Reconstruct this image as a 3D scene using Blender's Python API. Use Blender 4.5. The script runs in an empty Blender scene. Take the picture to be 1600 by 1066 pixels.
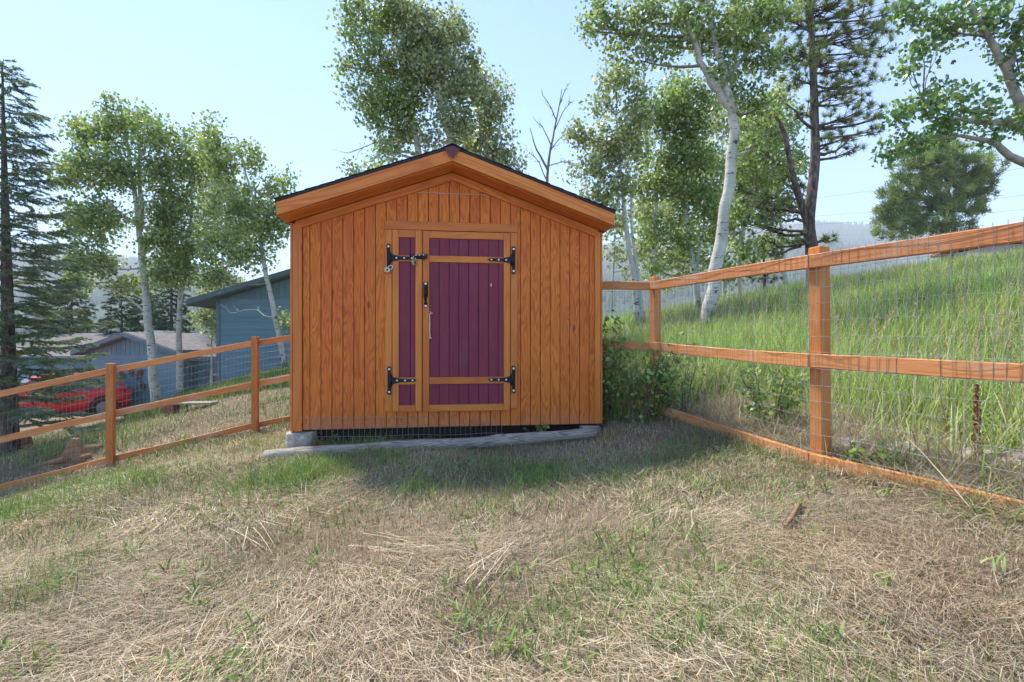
import bpy, bmesh, math, random
import numpy as np
from mathutils import Vector, Matrix
R = math.radians
rnd = random.Random(7)
rng = np.random.default_rng(11)
sc = bpy.context.scene
col = sc.collection

# ------------------------------------------------------------------ camera, sky, sun, exposure
F, CU, CV = 755.0, 800.0, 533.0          # focal length and centre in photograph pixels
HAZE = .0006                             # scattering per metre
CZ = 1.05                                # camera height
cam = bpy.data.cameras.new('camera'); cam.sensor_width = 36.0; cam.lens = 36.0 * F / 1600.0
cam.clip_start = 0.05; cam.clip_end = 12000
co = bpy.data.objects.new('camera', cam); col.objects.link(co)
co.location = (0, 0, CZ); co.rotation_euler = (R(90), 0, 0); sc.camera = co

SUN_AZ, SUN_EL = 45.0, 57.0              # degrees left of the view direction (behind the shed), elevation
w = bpy.data.worlds.new('World'); sc.world = w; w.use_nodes = True
wn = w.node_tree; wn.nodes.clear()
sky = wn.nodes.new('ShaderNodeTexSky'); sky.sky_type = 'NISHITA'; sky.sun_disc = False
sky.sun_elevation = R(SUN_EL); sky.sun_rotation = R(-SUN_AZ)
sky.altitude = 2400; sky.air_density = 1.0; sky.dust_density = 0.3; sky.ozone_density = 3.5
bg = wn.nodes.new('ShaderNodeBackground'); bg.inputs[1].default_value = 0.11
wo = wn.nodes.new('ShaderNodeOutputWorld')
wn.links.new(sky.outputs[0], bg.inputs[0]); wn.links.new(bg.outputs[0], wo.inputs[0])
sl = bpy.data.lights.new('sun', 'SUN'); sl.energy = 2.6; sl.angle = R(6); sl.color = (1.0, 0.94, 0.84)
so = bpy.data.objects.new('sun', sl); col.objects.link(so)
a, e = R(SUN_AZ), R(SUN_EL)
sun_dir = Vector((-math.sin(a) * math.cos(e), math.cos(a) * math.cos(e), math.sin(e)))
so.rotation_euler = sun_dir.to_track_quat('Z', 'Y').to_euler(); so.location = (-6, 6, 14)
sc.view_settings.view_transform = 'Standard'; sc.view_settings.look = 'None'
sc.view_settings.gamma = 1.0; sc.view_settings.exposure = 2.0
try: sc.view_settings.use_curve_mapping = False
except Exception: pass
cy = sc.cycles
cy.use_denoising = True; cy.use_adaptive_sampling = True; cy.adaptive_threshold = 0.02
cy.max_bounces = 6; cy.diffuse_bounces = 3; cy.glossy_bounces = 2; cy.transmission_bounces = 4
cy.transparent_max_bounces = 8; cy.volume_bounces = 0; cy.caustics_reflective = False; cy.caustics_refractive = False; cy.sample_clamp_indirect = 4.0

def at(u, v, D):
    """world point seen at photograph pixel (u, v) at depth D"""
    return np.array([(u - CU) / F * D, D, CZ + (CV - v) / F * D])

# ------------------------------------------------------------------ material helpers
def new_mat(name):
    m = bpy.data.materials.new(name); m.use_nodes = True
    nt = m.node_tree; nt.nodes.clear()
    out = nt.nodes.new('ShaderNodeOutputMaterial')
    return m, nt, out
def nd(nt, t, ins=None, **kw):
    n = nt.nodes.new(t)
    for k, v in kw.items(): setattr(n, k, v)
    for k, v in (ins or {}).items():
        s = n.inputs[k]
        if isinstance(v, bpy.types.NodeSocket): nt.links.new(v, s)
        else: s.default_value = v
    return n
def c4(c): return (c[0], c[1], c[2], 1.0)
def ramp(nt, fac, stops, interp='LINEAR'):
    n = nd(nt, 'ShaderNodeValToRGB', {0: fac}); cr = n.color_ramp; cr.interpolation = interp
    while len(cr.elements) < len(stops): cr.elements.new(0.5)
    for el, (p, c) in zip(cr.elements, stops): el.position = p; el.color = c4(c) if len(c) == 3 else c
    return n.outputs[0]
def mix(nt, fac, A, B, mode='MIX'):
    n = nd(nt, 'ShaderNodeMix', data_type='RGBA', blend_type=mode)
    for i, v in ((0, fac), (6, A), (7, B)):
        if isinstance(v, bpy.types.NodeSocket): nt.links.new(v, n.inputs[i])
        else: n.inputs[i].default_value = v if i == 0 else c4(v)
    return n.outputs[2]
def math_(nt, op, A, B=None):
    n = nd(nt, 'ShaderNodeMath', operation=op)
    for i, v in ((0, A), (1, B)):
        if v is None: continue
        if isinstance(v, bpy.types.NodeSocket): nt.links.new(v, n.inputs[i])
        else: n.inputs[i].default_value = v
    return n.outputs[0]
def coords(nt, scale=(1, 1, 1), rand=0.0):
    tc = nd(nt, 'ShaderNodeTexCoord'); v = tc.outputs['Object']
    if rand:
        oi = nd(nt, 'ShaderNodeObjectInfo')
        cmb = nd(nt, 'ShaderNodeCombineXYZ', {0: math_(nt, 'MULTIPLY', oi.outputs['Random'], rand),
                 1: math_(nt, 'MULTIPLY', oi.outputs['Random'], rand * 1.7), 2: math_(nt, 'MULTIPLY', oi.outputs['Random'], rand * .6)})
        v = nd(nt, 'ShaderNodeVectorMath', {0: v, 1: cmb.outputs[0]}, operation='ADD').outputs[0]
    return nd(nt, 'ShaderNodeMapping', {0: v, 3: scale}).outputs[0]
def noise(nt, vec, scale, detail=3, rough=.55, dist=0.0):
    return nd(nt, 'ShaderNodeTexNoise', {'Vector': vec, 'Scale': scale, 'Detail': detail, 'Roughness': rough, 'Distortion': dist}).outputs[0]
def bsdf(nt, out, color, rough=.6, spec=.3, normal=None, metal=0.0):
    b = nd(nt, 'ShaderNodeBsdfPrincipled')
    for k, v in (('Base Color', color), ('Roughness', rough), ('Specular IOR Level', spec), ('Metallic', metal)):
        if isinstance(v, bpy.types.NodeSocket): nt.links.new(v, b.inputs[k])
        else: b.inputs[k].default_value = c4(v) if k == 'Base Color' else v
    if normal is not None: nt.links.new(normal, b.inputs['Normal'])
    nt.links.new(b.outputs[0], out.inputs[0]); return b
def bump(nt, h, strength=.3, dist=.01):
    return nd(nt, 'ShaderNodeBump', {'Height': h, 'Strength': strength, 'Distance': dist}).outputs[0]

def wood(name, light, dark, axis='Z', grain=9.0, gscale=7.0, contrast=.7, rough=.55, spec=.3, wear=None, wear_amt=.0, varied=.25, stretch=.10, splash=None):
    """stained timber: flat-sawn grain as contours of a stretched noise, fine pores, uneven stain, a few knots"""
    m, nt, out = new_mat(name)
    st = {'X': (stretch, 1, 1), 'Y': (1, stretch, 1), 'Z': (1, 1, stretch)}[axis]
    v = coords(nt, st, 37.0)
    n1 = noise(nt, v, gscale, 1.5, .45, .35)
    s = math_(nt, 'SINE', math_(nt, 'MULTIPLY', n1, grain * 6.283))
    g = ramp(nt, math_(nt, 'ADD', math_(nt, 'MULTIPLY', s, .5), .5), [(0, (0, 0, 0)), (.55, (.25, .25, .25)), (.9, (1, 1, 1))])
    st2 = {'X': (.02, 1, 1), 'Y': (1, .02, 1), 'Z': (1, 1, .02)}[axis]
    pores = noise(nt, coords(nt, st2, 11.0), 190, 2, .6)
    gg = math_(nt, 'MULTIPLY', math_(nt, 'MULTIPLY', g, contrast), math_(nt, 'ADD', pores, .35))
    c = mix(nt, gg, light, dark)
    blot = noise(nt, coords(nt, (1, 1, 1), 5.0), 2.2, 3, .6)
    c = mix(nt, math_(nt, 'MULTIPLY', ramp(nt, blot, [(.42, (0, 0, 0)), (.72, (1, 1, 1))]), .22), c, dark)
    oi = nd(nt, 'ShaderNodeObjectInfo')
    hv = nd(nt, 'ShaderNodeHueSaturation', {'Color': c, 'Value': math_(nt, 'ADD', math_(nt, 'MULTIPLY', oi.outputs['Random'], varied), 1 - varied * .5),
             'Saturation': 1.0, 'Hue': math_(nt, 'ADD', math_(nt, 'MULTIPLY', oi.outputs['Random'], .008), .496)})
    c = hv.outputs[0]
    # knots
    vo = nd(nt, 'ShaderNodeTexVoronoi', {'Vector': coords(nt, {'X': (.35, 1, 1), 'Y': (1, .35, 1), 'Z': (1, 1, .35)}[axis], 23.0), 'Scale': 4.0, 'Randomness': 1.0})
    kn = ramp(nt, vo.outputs[0], [(.045, (1, 1, 1)), (.075, (0, 0, 0))])
    c = mix(nt, math_(nt, 'MULTIPLY', kn, .7), c, tuple(x * .35 for x in dark))
    if wear:
        wn_ = noise(nt, coords(nt, {'X': (.3, 1, 1), 'Y': (1, .3, 1), 'Z': (1, 1, .3)}[axis], 3.0), 7, 4, .65)
        c = mix(nt, math_(nt, 'MULTIPLY', ramp(nt, wn_, [(.5, (0, 0, 0)), (.68, (1, 1, 1))]), wear_amt), c, wear)
    if splash:   # faded, muddied foot of the wall
        tz = nd(nt, 'ShaderNodeSeparateXYZ', {0: nd(nt, 'ShaderNodeTexCoord').outputs['Object']}).outputs[2]
        sp = math_(nt, 'ADD', math_(nt, 'MULTIPLY', tz, -3.2), noise(nt, coords(nt, (1, 1, .5), 0), 5, 4, .65))
        c = mix(nt, math_(nt, 'MULTIPLY', ramp(nt, sp, [(-.0, (0, 0, 0)), (.75, (1, 1, 1))]), .6), c, splash)
    h = math_(nt, 'ADD', math_(nt, 'MULTIPLY', g, -.6), math_(nt, 'MULTIPLY', pores, .7))
    bsdf(nt, out, c, rough, spec, bump(nt, h, .35, .004))
    return m
def plain(name, color, rough=.6, spec=.3, metal=0.0, var=.15, vscale=8.0, bumpy=.1, bscale=60):
    m, nt, out = new_mat(name)
    v = coords(nt, (1, 1, 1), 9.0)
    n = noise(nt, v, vscale, 4, .6)
    c = mix(nt, ramp(nt, n, [(.3, (0, 0, 0)), (.7, (1, 1, 1))]), tuple(x * (1 - var) for x in color), tuple(min(1, x * (1 + var)) for x in color))
    bsdf(nt, out, c, rough, spec, bump(nt, noise(nt, v, bscale, 3), bumpy, .01), metal)
    return m
def foliage_mat(name, trans=.35, rough=.55, spec=.25):
    """leaf and blade material: colour of each leaf from the mesh, light passing through"""
    m, nt, out = new_mat(name)
    at_ = nd(nt, 'ShaderNodeAttribute', attribute_name='Col')
    p = nd(nt, 'ShaderNodeBsdfPrincipled', {'Base Color': at_.outputs[0], 'Roughness': rough, 'Specular IOR Level': spec})
    t = nd(nt, 'ShaderNodeBsdfTranslucent', {'Color': mix(nt, 1.0, at_.outputs[0], (1.15, 1.2, .7), 'MULTIPLY')})
    ms = nd(nt, 'ShaderNodeMixShader', {0: trans, 1: p.outputs[0], 2: t.outputs[0]})
    nt.links.new(ms.outputs[0], out.inputs[0]); return m

M = {}
M['siding'] = wood('stained_siding', (.67, .185, .030), (.31, .058, .010), 'Z', 11.0, 14.0, .62, .5, .2, varied=.10, stretch=.11, splash=(.42, .20, .11))
M['trim_v'] = wood('stained_trim_upright', (.58, .178, .034), (.41, .105, .018), 'Z', 5.0, 9.0, .5, .5, .3, varied=.2)
M['trim_h'] = wood('stained_trim_level', (.58, .178, .034), (.41, .105, .018), 'X', 5.0, 9.0, .5, .5, .3, varied=.2)
M['fascia'] = wood('stained_fascia', (.66, .215, .045), (.42, .100, .018), 'X', 8.0, 7.0, .7, .5, .3, varied=.12)
M['maroon'] = wood('maroon_board', (.19, .026, .050), (.16, .021, .041), 'Z', 5.0, 12.0, .4, .5, .25, varied=.14, wear=(.20, .06, .08), wear_amt=.35, splash=(.20, .075, .075))
M['rail'] = wood('stained_rail', (.60, .255, .092), (.42, .150, .046), 'X', 7.0, 13.0, .4, .65, .15, wear=(.50, .38, .27), wear_amt=.6)
M['post'] = wood('stained_post', (.57, .225, .062), (.39, .125, .030), 'Z', 7.0, 13.0, .45, .65, .15, wear=(.46, .31, .18), wear_amt=.4)
M['greywood'] = wood('weathered_log', (.34, .30, .25), (.13, .108, .09), 'X', 12.0, 16.0, 1.0, .85, .1, wear=(.36, .32, .27), wear_amt=.6)
M['rawwood'] = wood('split_wood', (.30, .19, .11), (.15, .085, .05), 'X', 6.0, 12.0, .6, .85, .1)
M['black'] = plain('black_iron', (.006, .007, .011), .5, .3, 0, .2, 40, .05)
M['steel'] = plain('bright_steel', (.62, .62, .62), .32, .5, .85, .1, 30, .03)
M['brass'] = plain('dull_brass', (.42, .36, .26), .4, .5, .7, .2, 30, .05)
M['screw'] = plain('screw_head', (.78, .78, .76), .35, .5, .2, .05, 30, .0)
M['wire'] = plain('galvanised_wire', (.30, .31, .32), .45, .5, .6, .2, 20, .0)
M['cord'] = plain('white_cord', (.62, .60, .56), .9, .1)
M['concrete'] = plain('concrete', (.36, .32, .27), .95, .1, 0, .45, 14, 1.0, 40)
M['groove'] = plain('stained_groove', (.10, .030, .010), .8, .1)
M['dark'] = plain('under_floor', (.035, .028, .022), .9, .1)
M['shingle'] = plain('dark_shingle', (.035, .033, .034), .95, .1, 0, .4, 30, .8, 160)
M['tarpaper'] = plain('roof_edge_metal', (.030, .024, .024), .6, .3)
M['capmaroon'] = wood('maroon_cap', (.15, .045, .055), (.09, .025, .032), 'Z', 6.0, 12.0, .6, .5, .3)

# ------------------------------------------------------------------ mesh helpers
def np_mesh(name, V, faces, colors=None, smooth=False):
    """faces: list of (n,k) int arrays"""
    me = bpy.data.meshes.new(name)
    V = np.ascontiguousarray(V, dtype=np.float32)
    me.vertices.add(len(V)); me.vertices.foreach_set('co', V.ravel())
    faces = [np.asarray(f, dtype=np.int32) for f in faces if len(f)]
    loops = np.concatenate([f.ravel() for f in faces]); tot = np.concatenate([np.full(len(f), f.shape[1], np.int32) for f in faces])
    start = np.concatenate([[0], np.cumsum(tot)[:-1]]).astype(np.int32)
    me.loops.add(len(loops)); me.loops.foreach_set('vertex_index', loops)
    me.polygons.add(len(tot)); me.polygons.foreach_set('loop_start', start)
    if smooth: me.polygons.foreach_set('use_smooth', np.ones(len(tot), dtype=bool))
    if colors is not None:
        ca = me.color_attributes.new('Col', 'FLOAT_COLOR', 'POINT')
        C = np.ones((len(V), 4), dtype=np.float32); C[:, :3] = colors
        ca.data.foreach_set('color', C.ravel())
    me.update(calc_edges=True)
    return me
def put(name, me, mats, parent=None, loc=(0, 0, 0), rot=None, mw=None):
    o = bpy.data.objects.new(name, me); col.objects.link(o)
    for m in (mats if isinstance(mats, (list, tuple)) else [mats]):
        if m is not None: me.materials.append(m)
    if parent is not None: o.parent = parent
    if mw is not None: o.matrix_basis = mw
    else:
        o.location = loc
        if rot: o.rotation_euler = rot
    return o
def tag(o, label=None, cat=None, group=None, kind=None):
    if label: o['label'] = label
    if cat: o['category'] = cat
    if group: o['group'] = group
    if kind: o['kind'] = kind
    return o
def empty(name, loc=(0, 0, 0), rz=0.0, **kw):
    o = bpy.data.objects.new(name, None); col.objects.link(o); o.empty_display_size = .2
    o.location = tuple(float(x) for x in loc); o.rotation_euler = (0, 0, rz); return tag(o, **kw)

class MB:
    """collects shapes; build() links them as one mesh object"""
    def __init__(s): s.v = []; s.f = []; s.m = []; s.sm = []
    def add(s, V, Fc, mi=0, sm=False):
        b = len(s.v); s.v += [tuple(float(c) for c in p) for p in V]
        for f in Fc: s.f.append(tuple(i + b for i in f)); s.m.append(mi); s.sm.append(sm)
        return s
    def box(s, lo, hi, mi=0, ch=0.0):
        """box, its edges chamfered by ch"""
        lo = np.minimum(lo, hi) if ch < 0 else np.array(lo, float); hi = np.array(hi, float)
        if ch <= 0:
            x0, y0, z0 = lo; x1, y1, z1 = hi
            V = [(x0,y0,z0),(x1,y0,z0),(x1,y1,z0),(x0,y1,z0),(x0,y0,z1),(x1,y0,z1),(x1,y1,z1),(x0,y1,z1)]
            return s.add(V, [(3,2,1,0),(4,5,6,7),(0,1,5,4),(1,2,6,5),(2,3,7,6),(3,0,4,7)], mi)
        # loft of chamfered rectangle along z with inset end rings
        def ring(x0, y0, x1, y1, z, c):
            return [(x0+c,y0,z),(x1-c,y0,z),(x1,y0+c,z),(x1,y1-c,z),(x1-c,y1,z),(x0+c,y1,z),(x0,y1-c,z),(x0,y0+c,z)]
        x0, y0, z0 = lo; x1, y1, z1 = hi; c = ch
        rings = [ring(x0+c,y0+c,x1-c,y1-c,z0,c*.5), ring(x0,y0,x1,y1,z0+c,c), ring(x0,y0,x1,y1,z1-c,c), ring(x0+c,y0+c,x1-c,y1-c,z1,c*.5)]
        return s.rings(rings, mi)
    def rings(s, rings, mi=0, sm=False, cap=True):
        n = len(rings[0]); V = [p for r in rings for p in r]; Fc = []
        for k in range(len(rings) - 1):
            for i in range(n):
                j = (i + 1) % n; Fc.append((k*n+i, k*n+j, (k+1)*n+j, (k+1)*n+i))
        s.add(V, Fc, mi, sm)
        if cap:
            b = len(s.v) - len(V); L = (len(rings) - 1) * n
            s.f.append(tuple(b + i for i in reversed(range(n)))); s.m.append(mi); s.sm.append(False)
            s.f.append(tuple(b + L + i for i in range(n))); s.m.append(mi); s.sm.append(False)
        return s
    def tube(s, path, rad, sides=8, mi=0, sm=True, cap=True, squash=1.0, jit=0.0):
        P = [Vector(p) for p in path]; n = len(P)
        if not hasattr(rad, '__len__'): rad = [rad] * n
        rr = []; up = Vector((.3, .2, .93))
        t0 = (P[1] - P[0]).normalized(); a = t0.cross(up)
        if a.length < .05: a = t0.cross(Vector((1, 0, 0)))
        a.normalize()
        for k in range(n):
            t = (P[min(k+1, n-1)] - P[max(k-1, 0)])
            if t.length < 1e-9: t = t0
            t = t.normalized(); a = (a - t * a.dot(t)).normalized(); b = t.cross(a)
            ring = []
            for i in range(sides):
                an = 2 * math.pi * i / sides; r = rad[k] * (1 + (rnd.uniform(-jit, jit) if jit else 0))
                ring.append(P[k] + a * (math.cos(an) * r) + b * (math.sin(an) * r * squash))
            rr.append(ring)
        return s.rings(rr, mi, sm, cap)
    def prism(s, poly, axis, lo, hi, mi=0):
        """extrude polygon (2-D points) along axis between lo and hi; axis 'y': points are (x,z), 'x': (y,z), 'z': (x,y)"""
        f = {'y': lambda p, t: (p[0], t, p[1]), 'x': lambda p, t: (t, p[0], p[1]), 'z': lambda p, t: (p[0], p[1], t)}[axis]
        return s.rings([[f(p, lo) for p in poly], [f(p, hi) for p in poly]], mi)
    def mesh(s, name):
        me = bpy.data.meshes.new(name); me.from_pydata(s.v, [], s.f)
        me.polygons.foreach_set('material_index', s.m); me.polygons.foreach_set('use_smooth', s.sm)
        bm = bmesh.new(); bm.from_mesh(me); bmesh.ops.recalc_face_normals(bm, faces=bm.faces); bm.to_mesh(me); bm.free()
        me.update(); return me
    def build(s, name, mats, parent=None, off=None, mw=None):
        if off is not None: o3 = np.array(off, float); s.v = [tuple(np.array(p) - o3) for p in s.v]
        return put(name, s.mesh(name), mats, parent, mw=mw)

def plank_mesh(name, L, wdt, hgt, seed=0, warp=.004, ch=.005, segs=6):
    """board of length L along X, wdt along Y, hgt along Z, a little warped, edges eased"""
    r = random.Random(seed); p1, p2 = r.uniform(0, 6), r.uniform(0, 6); rings = []
    for k in range(segs + 1):
        t = k / segs; x = -L/2 + L*t; oy = warp * math.sin(math.pi*t) * math.sin(2*t + p1); oz = warp * math.sin(math.pi*t) * math.sin(2*t + p2)
        y, z, c = wdt/2, hgt/2, ch
        rings.append([(x, oy+a_, oz+b_) for a_, b_ in ((-y+c,-z),(y-c,-z),(y,-z+c),(y,z-c),(y-c,z),(-y+c,z),(-y,z-c),(-y,-z+c))])
    b = MB(); b.rings(rings); return b.mesh(name)
def plank(name, p0, p1, wdt, hgt, m, parent, off, seed=0, warp=.004, roll=0.0, ch=.005):
    """board from p0 to p1 (world); wdt horizontal thickness, hgt upright face"""
    p0, p1 = Vector(p0), Vector(p1); d = p1 - p0; L = d.length; x = d.normalized()
    y = Vector((0, 0, 1)).cross(x).normalized(); z = x.cross(y)
    Mx = Matrix((x, y, z)).transposed().to_4x4()
    Mx = Matrix.Translation((p0 + p1) / 2 - Vector(off)) @ Mx @ Matrix.Rotation(roll, 4, 'X')
    return put(name, plank_mesh(name, L, wdt, hgt, seed, warp, ch), m, parent, mw=Mx)

# ------------------------------------------------------------------ terrain
CP = np.array([(-2.07,4.6,-1.02),(.9,4.97,-.94),(-.6,3.9,-1.0),(0,1.5,-1.05),(0,0,-1.06),(0,-6,-1.1),(-.6,6.5,-1.0),(-.6,8,-.95),
 (1.49,5.2,-.78),(1.95,3.15,-.80),(2.4,2.1,-.80),(2.8,0,-.92),(3,-6,-.9),(-2.2,3.2,-1.07),(-2,1.5,-1.12),(-3.97,7.5,-1.37),
 (-5.75,6.97,-1.75),(-6.94,6.55,-2.04),(-3.5,4,-1.24),(-4,2,-1.38),(-6,3,-1.88),(-4.6,6.2,-1.55),(-9,0,-2.3),(-9.3,9,-2.05),(-8.1,11,-1.74),
 (-10.9,15,-2.2),(-10.6,15.6,-2.0),(-5.36,11.5,-.95),(-6.5,14,-.98),(-6.6,10,-1.38),(-3,11,-.8),(-9.8,16,-1.7),(-4,16,-1.0),(-15.8,17,-2.85),(-13,20,-2.8),(-22,17,-3.4),
 (-20,24,-3.2),(-14,10,-2.6),(-16,3,-3.1),(3,6,-.45),(4.2,10,.3),(6.9,11,.72),(9.5,12,1.3),(14,14,2.0),(3.5,4,-.55),(4.5,2,-.5),(6,6,.25),
 (8,4,.5),(10,8,1.05),(20,20,3.0),(16,6,2.0),(1.5,9,-.45),(0,10,-.8),(2,14,-.1),(2.5,20,-.5),(0,15,-.9),(12,0,.9),(32,35,4.6),(10,25,1.2),
 (-40,40,-6),(0,45,-3),(40,10,4.5),(-40,0,-6),(20,-20,.8),(-20,-20,-3.5),(0,-25,-1.2),(45,45,6)], float)
_N = len(CP)
def _k(r2): return np.where(r2 > 1e-9, .5 * r2 * np.log(r2 + 1e-12), 0.0)
_d2 = ((CP[:, None, :2] - CP[None, :, :2]) ** 2).sum(-1)
_A = np.zeros((_N + 3, _N + 3)); _A[:_N, :_N] = _k(_d2) + np.eye(_N) * .02
_A[:_N, _N] = 1; _A[:_N, _N+1:] = CP[:, :2]; _A[_N:, :_N] = _A[:_N, _N:].T
_W = np.linalg.solve(_A, np.concatenate([CP[:, 2], [0, 0, 0]]))
def tps(x, y):
    out = _W[_N] + _W[_N+1] * x + _W[_N+2] * y
    for i in range(_N): out = out + _W[i] * _k((x - CP[i, 0]) ** 2 + (y - CP[i, 1]) ** 2)
    return out
def wob(x, y, s, seed):
    r = random.Random(seed); o = 0
    for k in range(6):
        an = r.uniform(0, 6.28); f = s * r.uniform(.6, 1.7); o = o + np.sin((x * math.cos(an) + y * math.sin(an)) * f + r.uniform(0, 6.28))
    return o / 6.0
def gz(x, y):
    """ground height, world"""
    x = np.asarray(x, float); y = np.asarray(y, float)
    r = np.sqrt(x * x + (y - 8) ** 2)
    k = np.clip((r - 32) / 30, 0, 1); k = k * k * (3 - 2 * k)
    xc = x * np.where(r > 60, 60 / np.maximum(r, 1e-6), 1); yc = 8 + (y - 8) * np.where(r > 60, 60 / np.maximum(r, 1e-6), 1)
    loc = tps(xc, yc)
    far = -9.0 + .02 * np.minimum(r, 300)
    z = loc * (1 - k) + far * k
    amp = np.clip(1.6 - r / 25, 0, 1)
    return CZ + z + amp * (.035 * wob(x, y, 2.6, 1) + .016 * wob(x, y, 9.0, 2))
def gz1(x, y): return float(gz(np.array([x]), np.array([y]))[0])

def ground_sheet():
    def axis(lo, hi, fine_lo, fine_hi, step):
        core = np.arange(fine_lo, fine_hi + 1e-6, step); outs = [fine_hi]; ins = [fine_lo]; s = step
        while outs[-1] < hi: s *= 1.22; outs.append(outs[-1] + s)
        s = step
        while ins[-1] > lo: s *= 1.22; ins.append(ins[-1] - s)
        return np.concatenate([ins[:0:-1], core, outs[1:]])
    xs = axis(-2500, 2500, -8, 8, .09); ys = axis(-250, 2100, 0, 14, .09)
    X, Y = np.meshgrid(xs, ys); Z = gz(X.ravel(), Y.ravel())
    V = np.stack([X.ravel(), Y.ravel(), Z], 1); nx, ny = len(xs), len(ys)
    i = np.arange((nx - 1) * (ny - 1)); r_, c_ = i // (nx - 1), i % (nx - 1); q = r_ * nx + c_
    return np_mesh('ground', V, [np.stack([q, q + 1, q + nx + 1, q + nx], 1)], smooth=True)
m, nt, out = new_mat('dry_ground')
v = coords(nt)
n1 = noise(nt, v, 1.3, 4, .6); n2 = noise(nt, v, 22, 4, .7); n3 = noise(nt, v, 90, 3, .7)
c = ramp(nt, n2, [(.3, (.105, .078, .055)), (.5, (.22, .17, .115)), (.7, (.33, .26, .175))])
c = mix(nt, math_(nt, 'MULTIPLY', ramp(nt, n1, [(.48, (0, 0, 0)), (.65, (1, 1, 1))]), .55), c, (.13, .14, .05))
c = mix(nt, .4, c, ramp(nt, n3, [(.3, (.10, .07, .05)), (.7, (.40, .32, .22))]))
bsdf(nt, out, c, .95, .1, bump(nt, math_(nt, 'ADD', n2, n3), .8, .03)); M['ground'] = m
tag(put('ground', ground_sheet(), M['ground']), kind='structure')

# mountains: one range, built in the distance with its real height
prof_u = [-900, -300, -100, 0, 60, 120, 250, 330, 450, 600, 750, 850, 935, 1000, 1100, 1200, 1282, 1370, 1450, 1550, 1700, 2000, 2600]
prof_v = [352, 352, 356, 374, 388, 400, 403, 428, 465, 470, 440, 408, 388, 378, 366, 355, 348, 355, 372, 396, 410, 400, 390]
def mountain_z(t, y):
    """t = x / y"""
    top = np.interp(CU + t * F, prof_u, prof_v); h = (CV - top) / F * 1500.0
    s = np.clip((y - 260) / 1240.0, 0, 1); s = s ** 1.15
    x = t * y
    n = 26 * wob(x, y, .012, 5) + 12 * wob(x, y, .035, 6)
    back = np.clip((y - 1500) / 700, 0, 1)
    return CZ - 8 + (h + 8) * s * (1 - .5 * back) + n * np.clip((y - 300) / 500, 0, 1) * (1 - np.clip((y - 1250) / 250, 0, 1) * .75)
tt = np.linspace(-1.6, 1.6, 200); yy = np.concatenate([np.linspace(255, 1500, 70), np.linspace(1530, 1900, 6)])
T, Yg = np.meshgrid(tt, yy); Z = mountain_z(T.ravel(), Yg.ravel())
V = np.stack([(T * Yg).ravel(), Yg.ravel(), Z], 1); nx = len(tt); i = np.arange((nx - 1) * (len(yy) - 1)); q = i // (nx - 1) * nx + i % (nx - 1)
m, nt, out = new_mat('mountain_slope'); v = coords(nt)
c = ramp(nt, noise(nt, v, .012, 5, .65), [(.40, (.045, .075, .045)), (.56, (.055, .08, .045)), (.66, (.17, .16, .10))])
bsdf(nt, out, c, .95, .05); M['mountain'] = m
tag(put('mountain', np_mesh('mountain', V, [np.stack([q, q+1, q+nx+1, q+nx], 1)], smooth=True), m), kind='structure')
# far forest on the slopes: cones, one mass
n = 52000
t = rng.uniform(-1.5, 1.5, n); y = 330 + 1170 * rng.uniform(0, 1, n) ** .8
keep = wob(t * y, y, .02, 8) + rng.uniform(-.4, .4, n) < np.where(y < 520, -.12, .42)
t, y = t[keep], y[keep]; n = len(t); z = mountain_z(t, y); hgt = rng.uniform(7, 15, n); wd = hgt * rng.uniform(.16, .26, n)
an0 = rng.uniform(0, 6.28, n); base = np.stack([t * y, y, z - 1], 1); V = np.zeros((n, 5, 3)); V[:, 4] = base; V[:, 4, 2] += hgt
for k in range(4):
    V[:, k] = base; V[:, k, 0] += wd * np.cos(an0 + k * 1.571); V[:, k, 1] += wd * np.sin(an0 + k * 1.571)
b = np.arange(n) * 5; fc = np.concatenate([np.stack([b + k, b + (k + 1) % 4, b + 4], 1) for k in range(4)])
fcol = np.repeat(np.array([.045, .075, .045]) * rng.uniform(.8, 1.25, (n, 1)), 5, axis=0)
M['far_leaf'] = foliage_mat('far_forest', .0, .9, .05)
tag(put('far_forest', np_mesh('far_forest', V.reshape(-1, 3), [fc], fcol), M['far_leaf']), 'dark hazy conifer forest covering the far mountain slopes', 'forest', kind='stuff')
# ------------------------------------------------------------------ the shed (local: x along the front, y back, z up from the siding's foot)
TH = math.atan2(.37, 2.965); L0 = np.array([-2.07, 4.6, CZ - .848])
ex = np.array([math.cos(TH), math.sin(TH), 0]); ey = np.array([-math.sin(TH), math.cos(TH), 0])
SW, SD, WH = 2.985, 3.05, 1.975          # width, depth, wall height at the eaves
def spx(u, v, c=0.0):
    d = np.array([(u - CU) / F, 1, (CV - v) / F]); t = (ey @ L0[:3] + c) / (ey @ d); p = np.array([0, 0, CZ]) + d * t
    return float(ex @ (p - L0)), float(p[2] - L0[2])
shed = empty('garden_shed', L0, TH, label='orange stained wooden shed with maroon double door and gable roof', cat='shed')
HX = SW / 2
_, zr = spx(710, 229, -.27); _, ze = spx(437, 312, -.27)
xe = -.065                                # eave overhang
RZ = zr; SL = (zr - ze) / (HX - xe)       # ridge height and roof slope
def roof_z(x): return RZ - SL * abs(x - HX)
RT = .15                                  # depth of roof edge above the soffit
def soff_z(x): return roof_z(x) - RT
WH = soff_z(-.035) - .008
front = MB(); pts = [(0.01, .0), (SW - .01, .0), (SW - .01, soff_z(SW) - .01), (HX, soff_z(HX) - .02), (.01, soff_z(0) - .01)]
front.prism(pts, 'y', .016, .05); fw = front.build('front_wall', M['groove'], shed)
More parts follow.
